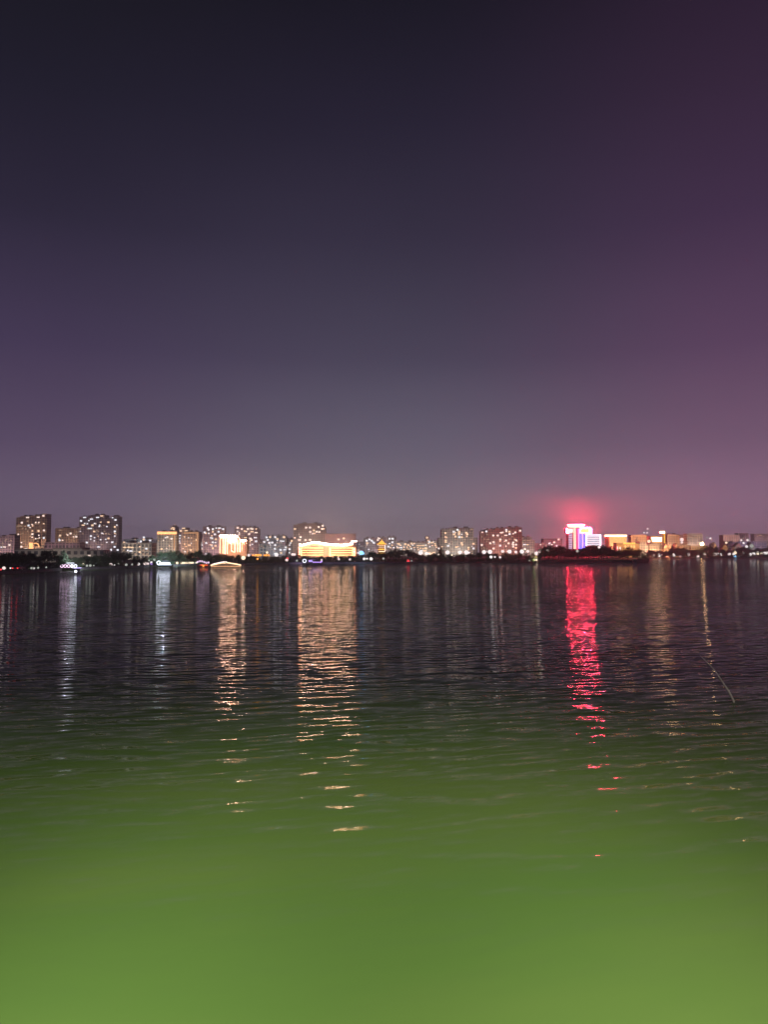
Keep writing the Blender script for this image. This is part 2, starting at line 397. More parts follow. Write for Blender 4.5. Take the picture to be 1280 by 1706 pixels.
# island trees
ITOP = [(897,931),(902,920),(906,914),(915,911),(925,912),(934,911.5),(940,913),(948,917),(956,918),(970,916),(985,910),(997,911),(1008,910),(1022,916),(1032,920),(1042,911),(1050,913),(1058,921),(1067,915),(1073,921),(1078,930)]
x = 900
while x < 1077:
    y = interp(ITOP, x)+random.uniform(-.3, 1.2); Y = 505+random.uniform(-6, 8)
    tree(x, y, Y, 1.3, words='tall island tree', place='below', group='trees on the dark island')
    x += random.uniform(6.5, 10)
x = 899
while x < 1077:
    y = interp(ITOP, x)+random.uniform(3, 8); Y = 490+random.uniform(-2, 3)
    tree(x, min(y, 929), Y, 1.2, words='low bushy island tree', place='below', group='low trees at the island waterline', shape=1.4)
    x += random.uniform(7, 10)
# trees on the far right bank
RTOP = [(1080,921),(1090,919),(1100,921),(1110,915),(1118,912),(1128,912),(1137,912),(1150,918),(1160,917),(1170,915),(1180,906.5),(1188,908),(1196,917),(1205,920),(1215,919),(1225,918),(1234,914),(1244,914),(1252,919),(1262,915),(1275,913),(1290,914)]
x = 1080
while x < 1288:
    y = interp(RTOP, x)+random.uniform(-.3, 1.5)
    tree(x, y, shoreY(x)+14+random.uniform(-3, 6), words='taller dark bank tree', group='trees along the right bank')
    x += random.uniform(6, 9)
x = 1080
while x < 1288:
    tree(x, random.uniform(918, 922.5), shoreY(x)+6, words='low front bank tree', group='low trees along the right bank', shape=1.6)
    shrub(x+3, shoreY(x)+3, random.uniform(6, 8))
    x += random.uniform(5.5, 8)

# ------------------------------------------------------------------ buildings
CW = {'warm': glow('window_warm', (1,.66,.42), 1.4), 'pink': glow('window_pinkish', (1,.78,.68), 1.5), 'cool': glow('window_white', (.93,.93,1), 1.35), 'dim': glow('window_dim', (1,.66,.46), .42)}
WMESH = {}
frame_m = matte('window_frame', (.1,.1,.1), .5)
for k in CW:
    o = MB().box(-.5,.5,-.06,.0,-.5,.5,0).box(-.54,-.5,-.10,.0,-.54,.54,1).box(.5,.54,-.10,.0,-.54,.54,1).box(-.5,.5,-.10,.0,.5,.54,1).box(-.5,.5,-.12,.0,-.56,-.5,1).build('window', [CW[k], frame_m])
    WMESH[k] = o.data; bpy.data.objects.remove(o)
CROP = {1:(0,830,5.82),2:(200,830,5.82),3:(380,830,5.82),4:(560,830,5.82),5:(700,830,5.82),6:(860,830,5.82),7:(1000,830,8.0),8:(1100,830,7.11),'m':(340,870,12.8),'r':(900,850,9.14),'q':(470,860,7.11)}
def cp(c, x, y): x0, y0, s = CROP[c]; return x0+x/s, y0+y/s
def rng_windows(root, Y, crop, dots, tone='pink', y=-.32, scale=1.0):
    for d in dots.split():
        flag = ''
        while d[-1].isalpha(): flag += d[-1]; d = d[:-1]
        a, b = map(float, d.split(',')); px, py = cp(crop, a, b)
        q = P(px, py, Y); m = Y/F
        wx, wz = 2.5*m*scale, 2.0*m*scale
        if 'w' in flag: wx = 5.2*m
        if 'b' in flag: wx, wz = 3.5*m, 2.9*m
        k = 'dim' if 'd' in flag else random.choice([tone, tone, tone, 'warm', 'cool'])
        o = bpy.data.objects.new('window', WMESH[k]); COL.objects.link(o); o.parent = root
        o.location = (q.x-root.location.x, y, q.z-root.location.z); o.scale = (wx, 1, wz)
def dim_windows(root, wdt, h, n, y=-.30, z0=4, tone=None, size=(1.9,1.5)):
    used = set()
    for i in range(n):
        c = (random.randint(0, max(1, int(wdt/3.2)-1)), random.randint(0, max(1, int((h-z0)/3.1)-1)))
        if c in used: continue
        used.add(c)
        k = 'dim' if random.random() < .8 else random.choice(['warm', 'pink', 'cool'])
        o = bpy.data.objects.new('window', WMESH[k]); COL.objects.link(o); o.parent = root
        f = 1 if k == 'dim' else .7
        o.location = (-wdt/2+1.6+c[0]*3.2, y, z0+c[1]*3.1); o.scale = (size[0]*f, 1, size[1]*f)
PAR = matte('roof_parapet', (.24,.21,.19), .85); SLAB = matte('floor_slab', (.30,.27,.25), .85)
def block(name, label, cat, x0, x1, ytop, Y, wall, depth=14, crop=None, dots='', tone='pink', dim=14, wall_fill=None, roof='lift', steps=None, slabs=True, group=None):
    a = P(x0, ytop, Y); b = P(x1, ytop, Y); W = b.x-a.x; H = a.z-.9; cx_ = (a.x+b.x)/2
    root = thing(name, label, cat, (cx_, Y, .9), group)
    m = MB()
    if steps:                                    # list of (fraction x0, fraction x1, photo y of that part's top)
        for f0, f1, yt in steps: m.box(-W/2+W*f0, -W/2+W*f1, 0, depth, 0, P(x0, yt, Y).z-.9)
    else: m.box(-W/2, W/2, 0, depth, 0, H)
    m.build('wall', wall, root)
    if slabs:
        s = MB(); z = 6.2
        hh = H-1 if not steps else min(P(x0, st[2], Y).z-.9 for st in steps)-1
        while z < hh: s.box(-W/2-.15, W/2+.15, -.25, .0, z-.22, z); z += 3.1
        nb = max(2, int(W/7))
        for k in range(nb+1):
            xx = -W/2+W*k/nb; s.box(xx-.25, xx+.25, -.30, -.001, 0, hh)
        s.build('balcony_slabs', SLAB, root)
    r = MB(); rs = steps or [(0, 1, ytop)]; lifts = []
    for f0, f1, yt in rs:
        X0, X1, Z = -W/2+W*f0, -W/2+W*f1, P(x0, yt, Y).z-.9
        r.box(X0-.2, X1+.2, -.35, .1, Z, Z+.8).box(X0-.2, X1+.2, depth-.1, depth+.3, Z, Z+.8).box(X0-.2, X0+.1, .1, depth-.1, Z, Z+.8).box(X1-.1, X1+.2, .1, depth-.1, Z, Z+.8)
        if roof == 'lift':
            q = (X1-X0)
            if q > 6: lifts += [(X0+q*a_, X0+q*b_, depth*.3, depth*.7, Z, Z+2.6) for a_, b_ in ((.2, .36), (.62, .8))]
    ro = r.build('roof', PAR, root)
    for q in lifts: MB().box(*q).build('lift_house', PAR, ro)
    if dots: rng_windows(root, Y, crop, dots, tone)
    if dim: dim_windows(root, W, H if not steps else min(P(x0, st[2], Y).z-.9 for st in steps), dim)
    if wall_fill:
        col, pw = wall_fill
        spot('added_wall_fill', (cx_, Y-26, 1.5), (cx_, Y, H*.55), pw, col, 110, .8)  # unseen fill spot added to brighten the wall, standing for general city light
    return root
F_BR = facade('facade_brown', (.42,.28,.23)); F_GR = facade('facade_grey', (.34,.33,.33)); F_CR = facade('facade_cream', (.50,.46,.38))
F_PK = facade('facade_pink', (.42,.32,.34)); F_RD = facade('facade_red', (.42,.26,.21)); F_OR = facade('facade_ochre', (.46,.35,.24))
WARM = (1,.62,.38); PINK = (1,.62,.62); NEUT = (1,.85,.75); COOL = (.8,.88,1)
FL = 62000
def neon(root, Y, crop, rects, mat, name='neon_strip', d=.5, y=-.5):
    """each (x0,y0,x1,y1) in photo-crop coordinates becomes its own light bar mounted on the facade"""
    res = []
    for (a0, b0, a1, b1) in rects:
        p = P(*cp(crop, a0, b1), Y); q = P(*cp(crop, a1, b0), Y)
        cx_, cz_ = (p.x+q.x)/2, (p.z+q.z)/2; wx, wz = abs(q.x-p.x)/2, abs(q.z-p.z)/2
        o = MB().box(-wx, wx, -d/2, d/2, -wz, wz).build(name, mat, root)
        o.location = (cx_-root.location.x, y, cz_-root.location.z); res.append(o)
    return res
def neon_path(root, Y, crop, pts_, r, mat, name='neon_strip', y=-.7):
    q = [P(*cp(crop, a, b), Y)-root.location for a, b in pts_]
    return MB().tube([(v.x, y, v.z) for v in q], r, 6).build(name, mat, root)
NEO = {'orange': glow('neon_orange', (1,.44,.17), 2.4), 'gold': glow('neon_gold', (1,.61,.38), 170), 'goldline': glow('neon_gold_line', (1,.40,.20), 12),
       'yellow': glow('neon_yellow', (1,.64,.26), 4), 'peach': glow('neon_peach', (1,.58,.38), 6.5), 'cornice': glow('neon_cornice_light', (1,.60,.40), 330), 'red': glow('neon_red', (1,.025,.06), 700), 'white': glow('neon_white', (.95,.92,1), 9),
       'blue': glow('neon_blue', (.10,.14,1), 2.6), 'lilac': glow('neon_lilac', (.80,.70,1), .95), 'pinkdim': glow('neon_pink_dim', (1,.36,.28), 1.1), 'softgold': glow('lit_gold', (1,.58,.22), 1.6),
       'dimor': glow('neon_dim_orange', (1,.50,.24), .65), 'magenta': glow('neon_magenta', (1,.04,.14), 2.5), 'limey': glow('neon_lime', (1,.95,.25), 6), 'amber': glow('lit_amber', (1,.55,.08), 1.4)}

block('apartment_block', 'pale pinkish flat-topped block cut off by the left edge', 'building', -16, 24, 893, 900, F_PK, crop=1, dots='90,453b 40,473w 10,475 60,400d 100,410d', wall_fill=(PINK, FL*.8), steps=[(0,.62,895),(.62,1,893)])
t = block('apartment_tower', 'brown high-rise at far left with orange sign at its foot', 'tower', 27, 77, 859, 950, F_BR, crop=1, wall_fill=(WARM, FL*1.5), dim=26, steps=[(0,.12,863),(.12,.5,861),(.5,.85,860),(.85,1,857)],
  dots='420,170b 368,185w 265,187w 210,237b 345,235 375,235 423,248 275,265b 310,255 315,268 180,270wd 205,270d 290,285 425,312b 312,317 372,317b 312,348b 310,378 375,360 380,385 423,385b 345,393 205,430 205,470b 250,490w 248,298d 150,367b 175,350')
neon(t, 940, 1, [(280,432,318,505)], NEO['orange'], 'entrance_sign', y=-10.5)
neon_path(t, 940, 1, [(330,440),(352,436),(370,448),(378,470)], .55, NEO['orange'], 'entrance_arch', y=-10.6)
block('apartment_block', 'low brown apartment block between the two far-left towers', 'building', 92, 146, 881, 980, F_BR, crop=1, wall_fill=(WARM, FL), dim=20,
  dots='580,310d 580,362b 655,357 683,343b 738,373b 710,375 575,408b 605,408 710,405d 740,325d')
block('apartment_tower', 'wide dark high-rise speckled with the most white windows at left', 'tower', 132, 197, 860, 960, F_GR, crop=1, tone='cool', wall_fill=(PINK, FL*.8), dim=22, steps=[(0,.3,862),(.3,.66,859),(.66,.82,866),(.82,1,861)],
  dots='785,220b 820,187w 885,203w 860,218 945,187w 985,172w 975,232 820,245 845,248 805,262w 895,263b 915,245 965,262 960,275 1005,265d 1035,275 1050,233b 1090,190 1118,210b 1132,262 1112,278b 875,293w 855,293 912,323b 988,340 1112,322b 1112,340 1112,367 880,368b 915,383 878,398 912,413 975,403 1025,398 1050,390b 1088,427b 1035,428 1110,472b 955,473w 1075,500b 1055,515 840,430b 805,440b 800,460 785,488w 1140,502b 940,310d 940,350d 1010,320d 1060,350d 930,440d 990,450d')
block('low_hall', 'long low grey-beige hall behind the trees at the far left', 'building', 24, 172, 916.5, 420, facade('hall_render', (.42,.40,.35), 3.6, 3.4, 1.6), depth=10, crop=1, dots='865,557w', dim=0, wall_fill=(NEUT, 9000), roof=None, slabs=False, steps=[(0,.43,916.5),(.43,.76,915),(.76,1,918)])
block('flat_roofed_block', 'low purple-brown block with a flat roof under the left towers', 'building', 74, 132, 905, 700, F_PK, crop=1, dots='', dim=6, wall_fill=(PINK, FL*.4), roof=None)
block('low_apartments', 'low cream building with a lit upper-floor window band', 'building', 203, 252, 906, 620, F_CR, crop=2, tone='warm', wall_fill=(NEUT, FL*.45), dim=8, dots='45,477w 85,475w 115,478w 105,512w 190,522b 255,490b 190,470 150,440d')
block('apartment_block', 'hazy dark block standing behind the low cream building', 'building', 206, 262, 899, 1000, F_GR, crop=2, tone='cool', wall_fill=(COOL, FL*.5), dim=8, dots='38,430b 25,440 230,380b 228,400b 228,418b 200,420b 290,410b 328,458b 130,420d 183,435 145,400d')
t = block('apartment_tower', 'grey block with a bright orange bar of light along its roof', 'tower', 262, 293, 886, 900, F_CR, crop=2, wall_fill=(NEUT, FL*.8), dim=12, dots='458,377b 440,383 498,393b 420,408 402,492b 475,345d', steps=[(0,1,887)])
neon(t, 900, 2, [(360,325,548,350)], NEO['orange'], 'roof_light_bar', d=1.0)
neon(t, 900, 2, [(518,352,530,500)], NEO['dimor'], 'edge_light')
block('apartment_block', 'narrow dark block with a raised lit stair tower beside the orange bar', 'building', 284, 304, 881, 1000, F_PK, crop=2, wall_fill=(PINK, FL*.7), dim=6, steps=[(0,.45,878),(.45,1,887)], dots='512,288w 520,300b 495,297 575,362w 570,388w 548,395 572,417b 580,435 550,497b 555,512')
t = block('apartment_tower', 'brown block outlined by a dim orange light down its right edge', 'tower', 303, 331, 886, 900, F_BR, crop=2, tone='warm', wall_fill=(WARM, FL*1.2), dim=10, dots='740,405b 625,445 672,455w 640,468 685,503b 630,518 625,375', steps=[(0,.28,880),(.28,1,887)])
neon(t, 900, 2, [(618,330,758,342),(742,343,758,515)], NEO['dimor'], 'edge_light')
rng_windows(t, 900, 2, '588,317b 615,292w 640,315w', 'warm')
block('apartment_block', 'low dark block with scattered white windows left of the pinkish tower', 'building', 330, 345, 893, 1050, F_GR, crop=2, tone='cool', wall_fill=(COOL, FL*.4), dim=4, dots='770,385b 770,400b 785,435 790,453b 768,480b 800,487b 745,515 820,478b 795,495')
block('apartment_tower', 'pinkish tower with white windows left of the gold neon gate', 'tower', 338, 373, 878, 1000, F_PK, crop=2, tone='cool', wall_fill=(PINK, FL*1.1), dim=12, dots='850,290b 858,305b 900,300b 932,290 965,290w 1000,300b 820,332b 830,340b 860,340 900,325b 955,325b 920,350b 890,365 885,385w 895,392 930,398b 900,428b 925,430 880,452w 890,462 925,462b 900,485b 835,435b 835,542b 985,380d')
# neon gate building
t = block('neon_gate_building', 'building outlined in peach neon like a gate with glowing columns', 'building', 366, 411, 893, 800, matte('gate_wall', (.40,.24,.18)), depth=16, dim=0, wall_fill=(WARM, FL*1.1), roof=None, slabs=False, steps=[(0,.28,892),(.28,.66,893),(.66,1,900.5)])
neon(t, 800, 'm', [(334,285,343,660),(398,305,407,668),(438,320,462,676),(494,345,502,676)], NEO['peach'], 'neon_column')
neon(t, 800, 'm', [(332,286,700,296),(500,394,690,401),(800,386,898,394)], NEO['cornice'], 'neon_cornice', y=-.8)
neon_path(t, 800, 'm', [(440,312),(520,306),(690,320),(720,300)], .30, NEO['peach'], y=-.9)
neon_path(t, 800, 'm', [(700,292),(735,320),(765,372)], .4, NEO['peach'], y=-.9)
neon(t, 800, 'm', [(582,395,588,600),(652,375,664,635),(710,370,720,632),(757,365,773,635),(804,385,809,620)], NEO['peach'], 'neon_column')
neon(t, 800, 'm', [(862,400,874,640)], NEO['pinkdim'], 'edge_light')
neon_path(t, 800, 'm', [(585,600),(600,628),(640,636),(668,636)], .25, NEO['peach'], y=-.9)
block('apartment_tower', 'tower with white windows right of the gold neon gate', 'tower', 391, 431, 878, 1020, F_PK, crop='m', tone='pink', wall_fill=(PINK, FL*.8), dim=14, dots='715,120b 805,145b 935,145b 1005,138b 1030,145b 1108,145 865,190b 715,195 750,230 750,270 1020,200w 1040,205 960,252b 1110,222w 880,330w 990,350b 1012,378b 1095,330w 970,410b 1110,408b 970,490b 1030,470 900,200', steps=[(0,.5,878),(.5,.93,879),(.93,1,882)])
block('speckled_block', 'low grey block dotted with white windows between gate and tall brown tower', 'building', 441, 476, 893, 1100, F_GR, crop=3, tone='cool', wall_fill=(COOL, FL*.7), dim=14, steps=[(0,.5,894),(.5,1,893)], dots='373,380b 408,378b 457,378b 478,395b 478,408 543,378b 385,405b 350,423b 510,415 530,417w 400,432b 428,430b 457,455b 455,490b 490,465d 508,502b 515,530b 550,500w 560,477b')
block('speckled_block', 'dim narrow block against the left side of the tall brown tower', 'building', 474, 489, 898, 1140, F_GR, crop=3, tone='cool', wall_fill=(COOL, FL*.3), dim=6, dots='597,455 605,435 617,415b 597,495b 595,530 560,477d 545,550')
block('small_house', 'tiny pale greenish house lit white among the speckled blocks', 'house', 432, 445, 908, 700, F_CR, depth=6, crop=3, tone='cool', wall_fill=(COOL, FL*.35), dim=0, dots='325,465d 345,480d', roof=None)
block('apartment_tower', 'tall brown tower with top-floor windows behind the yellow banded hall', 'tower', 489, 543, 874, 1100, F_BR, crop=3, wall_fill=(NEUT, FL*1.4), dim=12, dots='648,298b 757,285b 795,285b 880,280b 918,268b 912,298b 930,298 833,312b 797,327b 860,325b 885,327b 820,345 832,342w 648,385 703,378b 692,405w 750,405b 797,405b', steps=[(0,.12,875),(.12,.9,873),(.9,1,878)])
block('office_slab', 'wide plain pinkish slab rising behind the yellow banded hall', 'building', 541, 593, 890, 1080, matte('slab_wall', (.42,.30,.28), .8, .15), crop=3, wall_fill=(PINK, FL*1.0), dim=6, slabs=False, roof=None, dots='1000,365wd 1073,400b 1065,395 1123,390b')
# yellow banded hall with sweeping roof
t = block('banded_hall', 'long hall glowing with yellow bands under a sweeping lit roofline', 'building', 497, 594, 910, 950, matte('hall_wall', (.45,.26,.20)), depth=24, dim=0, wall_fill=(WARM, FL*1.6), roof=None, slabs=False)
rp = [(697,452),(720,455),(745,448),(780,438),(815,430),(850,428),(885,432),(930,440),(975,446),(1020,450),(1070,453),(1120,454),(1165,446),(1212,438)]
neon_path(t, 950, 3, rp, .62, NEO['gold'], 'roofline_light', y=-1.4)
m_ = MB(); q = [P(*cp(3, a, b), 950)-t.location for a, b in rp]
for a, b in zip(q, q[1:]): m_.prism([(a.x, 0), (b.x, 0), (b.x, b.z), (a.x, a.z)], -1.0, -.02)
ys = [480, 503, 526, 549]
m_.build('front_wall', matte('hall_wall', (.45,.26,.20)), t)
for k, yy in enumerate(ys):
    neon(t, 950, 3, [(706,yy,924,yy+5.5)], NEO['yellow'], 'light_band', y=-1.4); neon(t, 950, 3, [(984,yy,1216,yy+5.5)], NEO['yellow'], 'light_band', y=-1.4)
neon(t, 950, 3, [(708,566,770,572)], NEO['yellow'], 'light_band', y=-1.4) if False else None
neon(t, 950, 3, [(706,478,716,558),(984,478,996,562),(1206,478,1214,562)], NEO['yellow'], 'corner_light', y=-1.5)
for k in range(8): neon(t, 950, 3, [(688,440+k*14,698,448+k*14)], NEO['goldline'], 'corner_lamp', y=-1.4)
for k in range(6): neon(t, 950, 3, [(1222,482+k*14,1232,490+k*14)], NEO['goldline'], 'corner_lamp', y=-1.4)
o = thing('roof_sign', 'small bright pink-white sign board at the right end of the yellow hall roof', 'sign', P(*cp(3,1222,418), 960))
MB().box(-3.8,3.8,-.3,.3,-1.1,1.1).build('board', glow('sign_white', (1,.72,.6), 4), o); MB().box(-3.6,-3.3,-.1,.1,-14,-1.1).build('post', frame_m, o); MB().box(3.3,3.6,-.1,.1,-14,-1.1).build('post', frame_m, o)

# pagoda
def roof_tier(m, w0, z0, w1, z1, m_i=0):
    # curved hipped tier with up-swept corners
    prof = [(w0, z0+.25), (w0*.80, z0+.10), (w0*.6+w1*.4, (z0*.6+z1*.4)), (w1, z1)]
    rings = []
    for i, (ww, zz) in enumerate(prof):
        rings.append(len(m.v)); up = .45 if i == 0 else (.12 if i == 1 else 0)
        for k in range(8):
            a = math.pi/4*k; c = (k % 2 == 1); rr_ = ww*(1.414 if c else 1)
            m.v.append((rr_*math.cos(a), rr_*math.sin(a), zz+(up if c else 0)))
    for i in range(len(prof)-1):
        for k in range(8):
            m.f.append((rings[i]+k, rings[i]+(k+1) % 8, rings[i+1]+(k+1) % 8, rings[i+1]+k)); m.m.append(m_i)
    m.f.append(tuple(rings[0]+k for k in range(8))[::-1]); m.m.append(m_i); m.f.append(tuple(rings[-1]+k for k in range(8))); m.m.append(m_i)
Yp = 520; pb = P(636.3, 930, Yp); mp_ = Yp/F
pg = thing('pagoda', 'small orange-lit pagoda with an upswept roof above the trees', 'pagoda', (pb.x, Yp, .9))
z_at = lambda y: P(636, y, Yp).z-.9
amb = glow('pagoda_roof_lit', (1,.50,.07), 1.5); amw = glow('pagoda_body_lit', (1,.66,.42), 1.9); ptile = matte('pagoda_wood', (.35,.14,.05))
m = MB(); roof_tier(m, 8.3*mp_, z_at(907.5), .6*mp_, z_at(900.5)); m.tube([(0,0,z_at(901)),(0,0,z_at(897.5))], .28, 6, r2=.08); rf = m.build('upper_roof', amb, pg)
m = MB(); m.box(-4.8*mp_, 4.8*mp_, -4.8*mp_, 4.8*mp_, z_at(914), z_at(907)); m.build('upper_storey', ptile, pg)
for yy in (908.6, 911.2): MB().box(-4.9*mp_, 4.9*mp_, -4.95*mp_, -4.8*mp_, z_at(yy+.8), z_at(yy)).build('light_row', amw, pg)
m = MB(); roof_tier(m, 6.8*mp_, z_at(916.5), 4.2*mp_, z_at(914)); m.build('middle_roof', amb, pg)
m = MB(); m.box(-5*mp_, 5*mp_, -5*mp_, 5*mp_, z_at(921), z_at(916)); m.build('lower_storey', ptile, pg)
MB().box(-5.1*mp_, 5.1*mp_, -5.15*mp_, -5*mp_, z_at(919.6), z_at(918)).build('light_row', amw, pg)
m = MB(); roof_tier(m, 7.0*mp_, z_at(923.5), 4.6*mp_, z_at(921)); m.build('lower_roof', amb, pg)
MB().box(-5.4*mp_, 5.4*mp_, -5.4*mp_, 5.4*mp_, 0, z_at(923.3)).build('base', ptile, pg)
MB().box(5.2*mp_, 5.9*mp_, -5.6*mp_, -5.2*mp_, z_at(918), z_at(908)).build('side_light', glow('pagoda_side', (1,.75,.75), 3), pg)

block('speckled_block', 'dark hazy block with white windows just left of the pagoda', 'building', 606, 628, 897, 1100, F_GR, crop=4, tone='cool', wall_fill=(COOL, FL*.4), dim=6, dots='325,400b 298,412b 347,412b 355,422 303,437b 368,432b 318,497 290,470d')
block('speckled_block', 'dark block peeping out behind the pagoda roof', 'building', 628, 643, 896, 1110, F_PK, crop=4, dim=4, wall_fill=(PINK, FL*.4), dots='415,390b 405,405b 423,392')
block('speckled_block', 'grey block with two bright upper windows right of the pagoda', 'building', 645, 661, 895, 1120, F_GR, crop=4, tone='cool', wall_fill=(NEUT, FL*.5), dim=6, dots='520,393b 550,393b 547,428b 520,440 510,470b 530,480 545,455 560,480')
block('speckled_block', 'wide low grey block speckled with many small lights', 'building', 660, 693, 903, 1150, F_GR, crop=4, tone='warm', wall_fill=(NEUT, FL*.9), dim=10, dots='610,445b 625,455 672,445b 700,455b 735,440b 765,440b 590,470 600,480w 630,480w 660,475 690,475 720,470 745,455 700,495w 730,490 760,480 660,500w 765,500 600,440')
block('speckled_block', 'low pale block with rows of lights left of the stepped block', 'building', 692, 711, 904, 1120, F_CR, crop=4, tone='warm', wall_fill=(NEUT, FL*.7), dim=8, dots='800,460w 820,458 845,458w 870,455 820,485 845,490 870,485b 880,490 795,480 830,510w 800,500 860,510w')
block('speckled_block', 'stepped pale block crowned by one bright white light', 'building', 709, 729, 896, 1130, F_CR, crop=4, tone='warm', wall_fill=(NEUT, FL*.6), dim=6, steps=[(0,.35,895),(.35,1,902)], dots='883,383b 895,410 905,425b 900,440 930,430w 945,425 965,458b 935,460 997,487b 960,440 910,470 975,475 995,545b 925,535w 950,525w 905,530w')
block('apartment_tower', 'broad grey-brown tower with lit upper floors in the middle right', 'tower', 730, 796, 881, 980, F_CR, crop=5, tone='warm', wall_fill=(NEUT, FL*1.2), dim=30, steps=[(0,.08,897),(.08,.28,883),(.28,.9,880.5),(.9,1,897)],
  dots='247,338b 250,375b 258,383 250,410b 250,425b 213,470 272,462b 328,325b 330,350b 345,372b 345,335 365,307b 380,325b 380,345b 380,355 382,378b 405,378b 405,350 450,335b 460,350b 455,370 405,435b 410,450b 352,475b 370,470 520,442b 520,487b 470,480b 470,500 500,300wd 500,400wd 430,400wd 350,400wd')
t = block('apartment_tower', 'wide reddish-brown tower rising to the right, fully speckled with windows', 'tower', 801, 870, 882, 980, F_RD, crop=5, tone='pink', wall_fill=((1,.50,.40), FL*1.3), dim=30, steps=[(0,.12,886),(.12,.35,883),(.35,.62,881),(.62,1,879.5)],
  dots='645,322b 605,330 712,362b 755,362b 715,425b 683,437b 600,453b 715,487b 660,400wd 790,335w 805,330 838,307b 838,320b 835,360w 870,347b 868,325b 925,332b 972,315b 905,345 780,400b 778,415 778,460b 835,410b 835,465 860,438b 905,430b 905,450b 905,470b 932,408b 932,450b 932,482b 920,400 940,415 650,350d 620,480d')
block('apartment_block', 'low beige block stepping down right of the reddish tower', 'building', 869, 891, 896, 1000, F_CR, crop=5, tone='warm', wall_fill=(NEUT, FL*.7), dim=6, steps=[(0,.8,896),(.8,1,901)], dots='985,465b 1015,450w 1040,450w 1018,493b 1010,410wd 1050,410wd')
block('hazy_block', 'faint pinkish block in haze just left of the red neon tower', 'building', 905, 937, 898, 1250, F_PK, crop=6, wall_fill=(PINK, FL*.9), dim=6, roof=None, dots='415,400b 373,428b 327,437b 265,460b 192,460b 395,465b 350,450 290,455d')
block('hazy_block', 'low pinkish block in haze right of the reddish tower', 'building', 889, 908, 906, 1200, F_PK, crop=6, wall_fill=(PINK, FL*.4), dim=4, roof=None, dots='240,450')

# ---- red and blue neon tower
Yr = 1000
cr = P(966, 920, Yr)
nt_ = thing('neon_tower', 'tower crowned by a glowing disc, with red, blue and white neon', 'tower', (cr.x, Yr, .9))
def rb(x0, y0, x1, y1, dy0, dy1, name, mat):
    p = P(*cp('r', x0, y1), Yr)-nt_.location; q = P(*cp('r', x1, y0), Yr)-nt_.location
    return MB().box(p.x, q.x, dy0, dy1, p.z if y1 < 620 else 0, q.z).build(name, mat, nt_)
dk = facade('facade_neon_tower', (.30,.20,.24))
rb(436,350,498,640,0,12,'left_column',dk); rb(506,268,580,640,.5,12,'centre_column',dk); rb(588,350,694,640,0,12,'right_column',dk); rb(412,276,502,350,-.6,12.5,'left_head',dk); rb(604,276,772,352,-.6,12.5,'right_head',dk)
rb(698,370,936,640,0,12,'side_block',dk)
e = MB(); p = P(*cp('r', 567, 245), Yr)-nt_.location
def disc(m, rx, ry, z0, z1, cx, cy, K=24):
    n = len(m.v)
    for z in (z0, z1):
        for k in range(K): a = 2*math.pi*k/K; m.v.append((cx+rx*math.cos(a), cy+ry*math.sin(a), z))
    m.f += [tuple(range(n, n+K))[::-1], tuple(range(n+K, n+2*K))]; m.m += [0, 0]
    for k in range(K): m.f.append((n+k, n+(k+1) % K, n+K+(k+1) % K, n+K+k)); m.m.append(0)
disc(e, 10.4, 9, p.z-1.0, p.z+1.3, p.x, 5); e.build('crown_disc', glow('crown_white', (1,.55,.32), 5), nt_)
e = MB(); disc(e, 10.9, 9.5, p.z+1.5, p.z+2.2, p.x, 5); e.build('crown_rim_light', NEO['red'], nt_)
neon(nt_, Yr, 'r', [(412,284,498,340)], glow('head_peach', (1,.5,.4), 4), 'head_panel', y=-1.0)
neon(nt_, Yr, 'r', [(404,276,412,352),(412,344,436,352)], NEO['red'], 'red_neon', y=-1.0)
for k in range(9): neon(nt_, Yr, 'r', [(440,352+k*27,494,370+k*27)], NEO['lilac'], 'light_band', y=-.5)
neon(nt_, Yr, 'r', [(516,275,536,590),(540,275,548,590)], glow('centre_peach', (1,.55,.38), 2.2), 'neon_column', y=-.2)
neon(nt_, Yr, 'r', [(552,272,588,600)], NEO['magenta'], 'magenta_panel', y=-.3)
neon(nt_, Yr, 'r', [(592,354,640,590),(662,354,688,590)], NEO['blue'], 'blue_panel', y=-.5)
neon(nt_, Yr, 'r', [(644,354,656,585),(584,285,594,580)], glow('violet_line', (.6,.4,1), 2.2), 'neon_column', y=-.6)
neon(nt_, Yr, 'r', [(622,288,742,338)], glow('lime_sign', (.95,1,.28), 1.6), 'sign_panel', y=-1.0)
neon(nt_, Yr, 'r', [(604,276,770,285),(604,342,770,352),(604,286,618,341),(746,286,775,341)], glow('sign_frame', (1,.7,.75), 4), 'sign_frame', y=-1.1)
neon(nt_, Yr, 'r', [(620,262,770,270),(780,276,788,350),(700,356,790,363)], NEO['red'], 'red_neon', y=-1.0)
neon(nt_, Yr, 'r', [(700,371,932,380),(700,381,716,545),(918,381,932,545)], glow('pinkwhite', (1,.75,.95), 4), 'outline_light', y=-.6)
for k in range(5):
    neon(nt_, Yr, 'r', [(722,388+k*31,914,412+k*31)], glow('side_white', (.78,.86,1), 1.3), 'light_band', y=-.5)
    for j in range(6): neon(nt_, Yr, 'r', [(735+j*29,414+k*31,749+j*29,418+k*31)], frame_m, 'vent_slot', y=-.5)
def point(name, loc, power, color):
    l = bpy.data.lights.new(name, 'POINT'); l.energy = power; l.color = color; l.shadow_soft_size = 0.0
    o = bpy.data.objects.new(name, l); COL.objects.link(o); o.location = loc
point('added_crown_glow', (cr.x-2, Yr-7, P(*cp('r', 567, 225), Yr).z-2.5), 110000, (1,.012,.045)); point('added_sign_glow', (cr.x+7, Yr-7, P(*cp('r', 700, 255), Yr).z-1.5), 110000, (1,.012,.045))  # unseen point lights added for the red halo and water streak
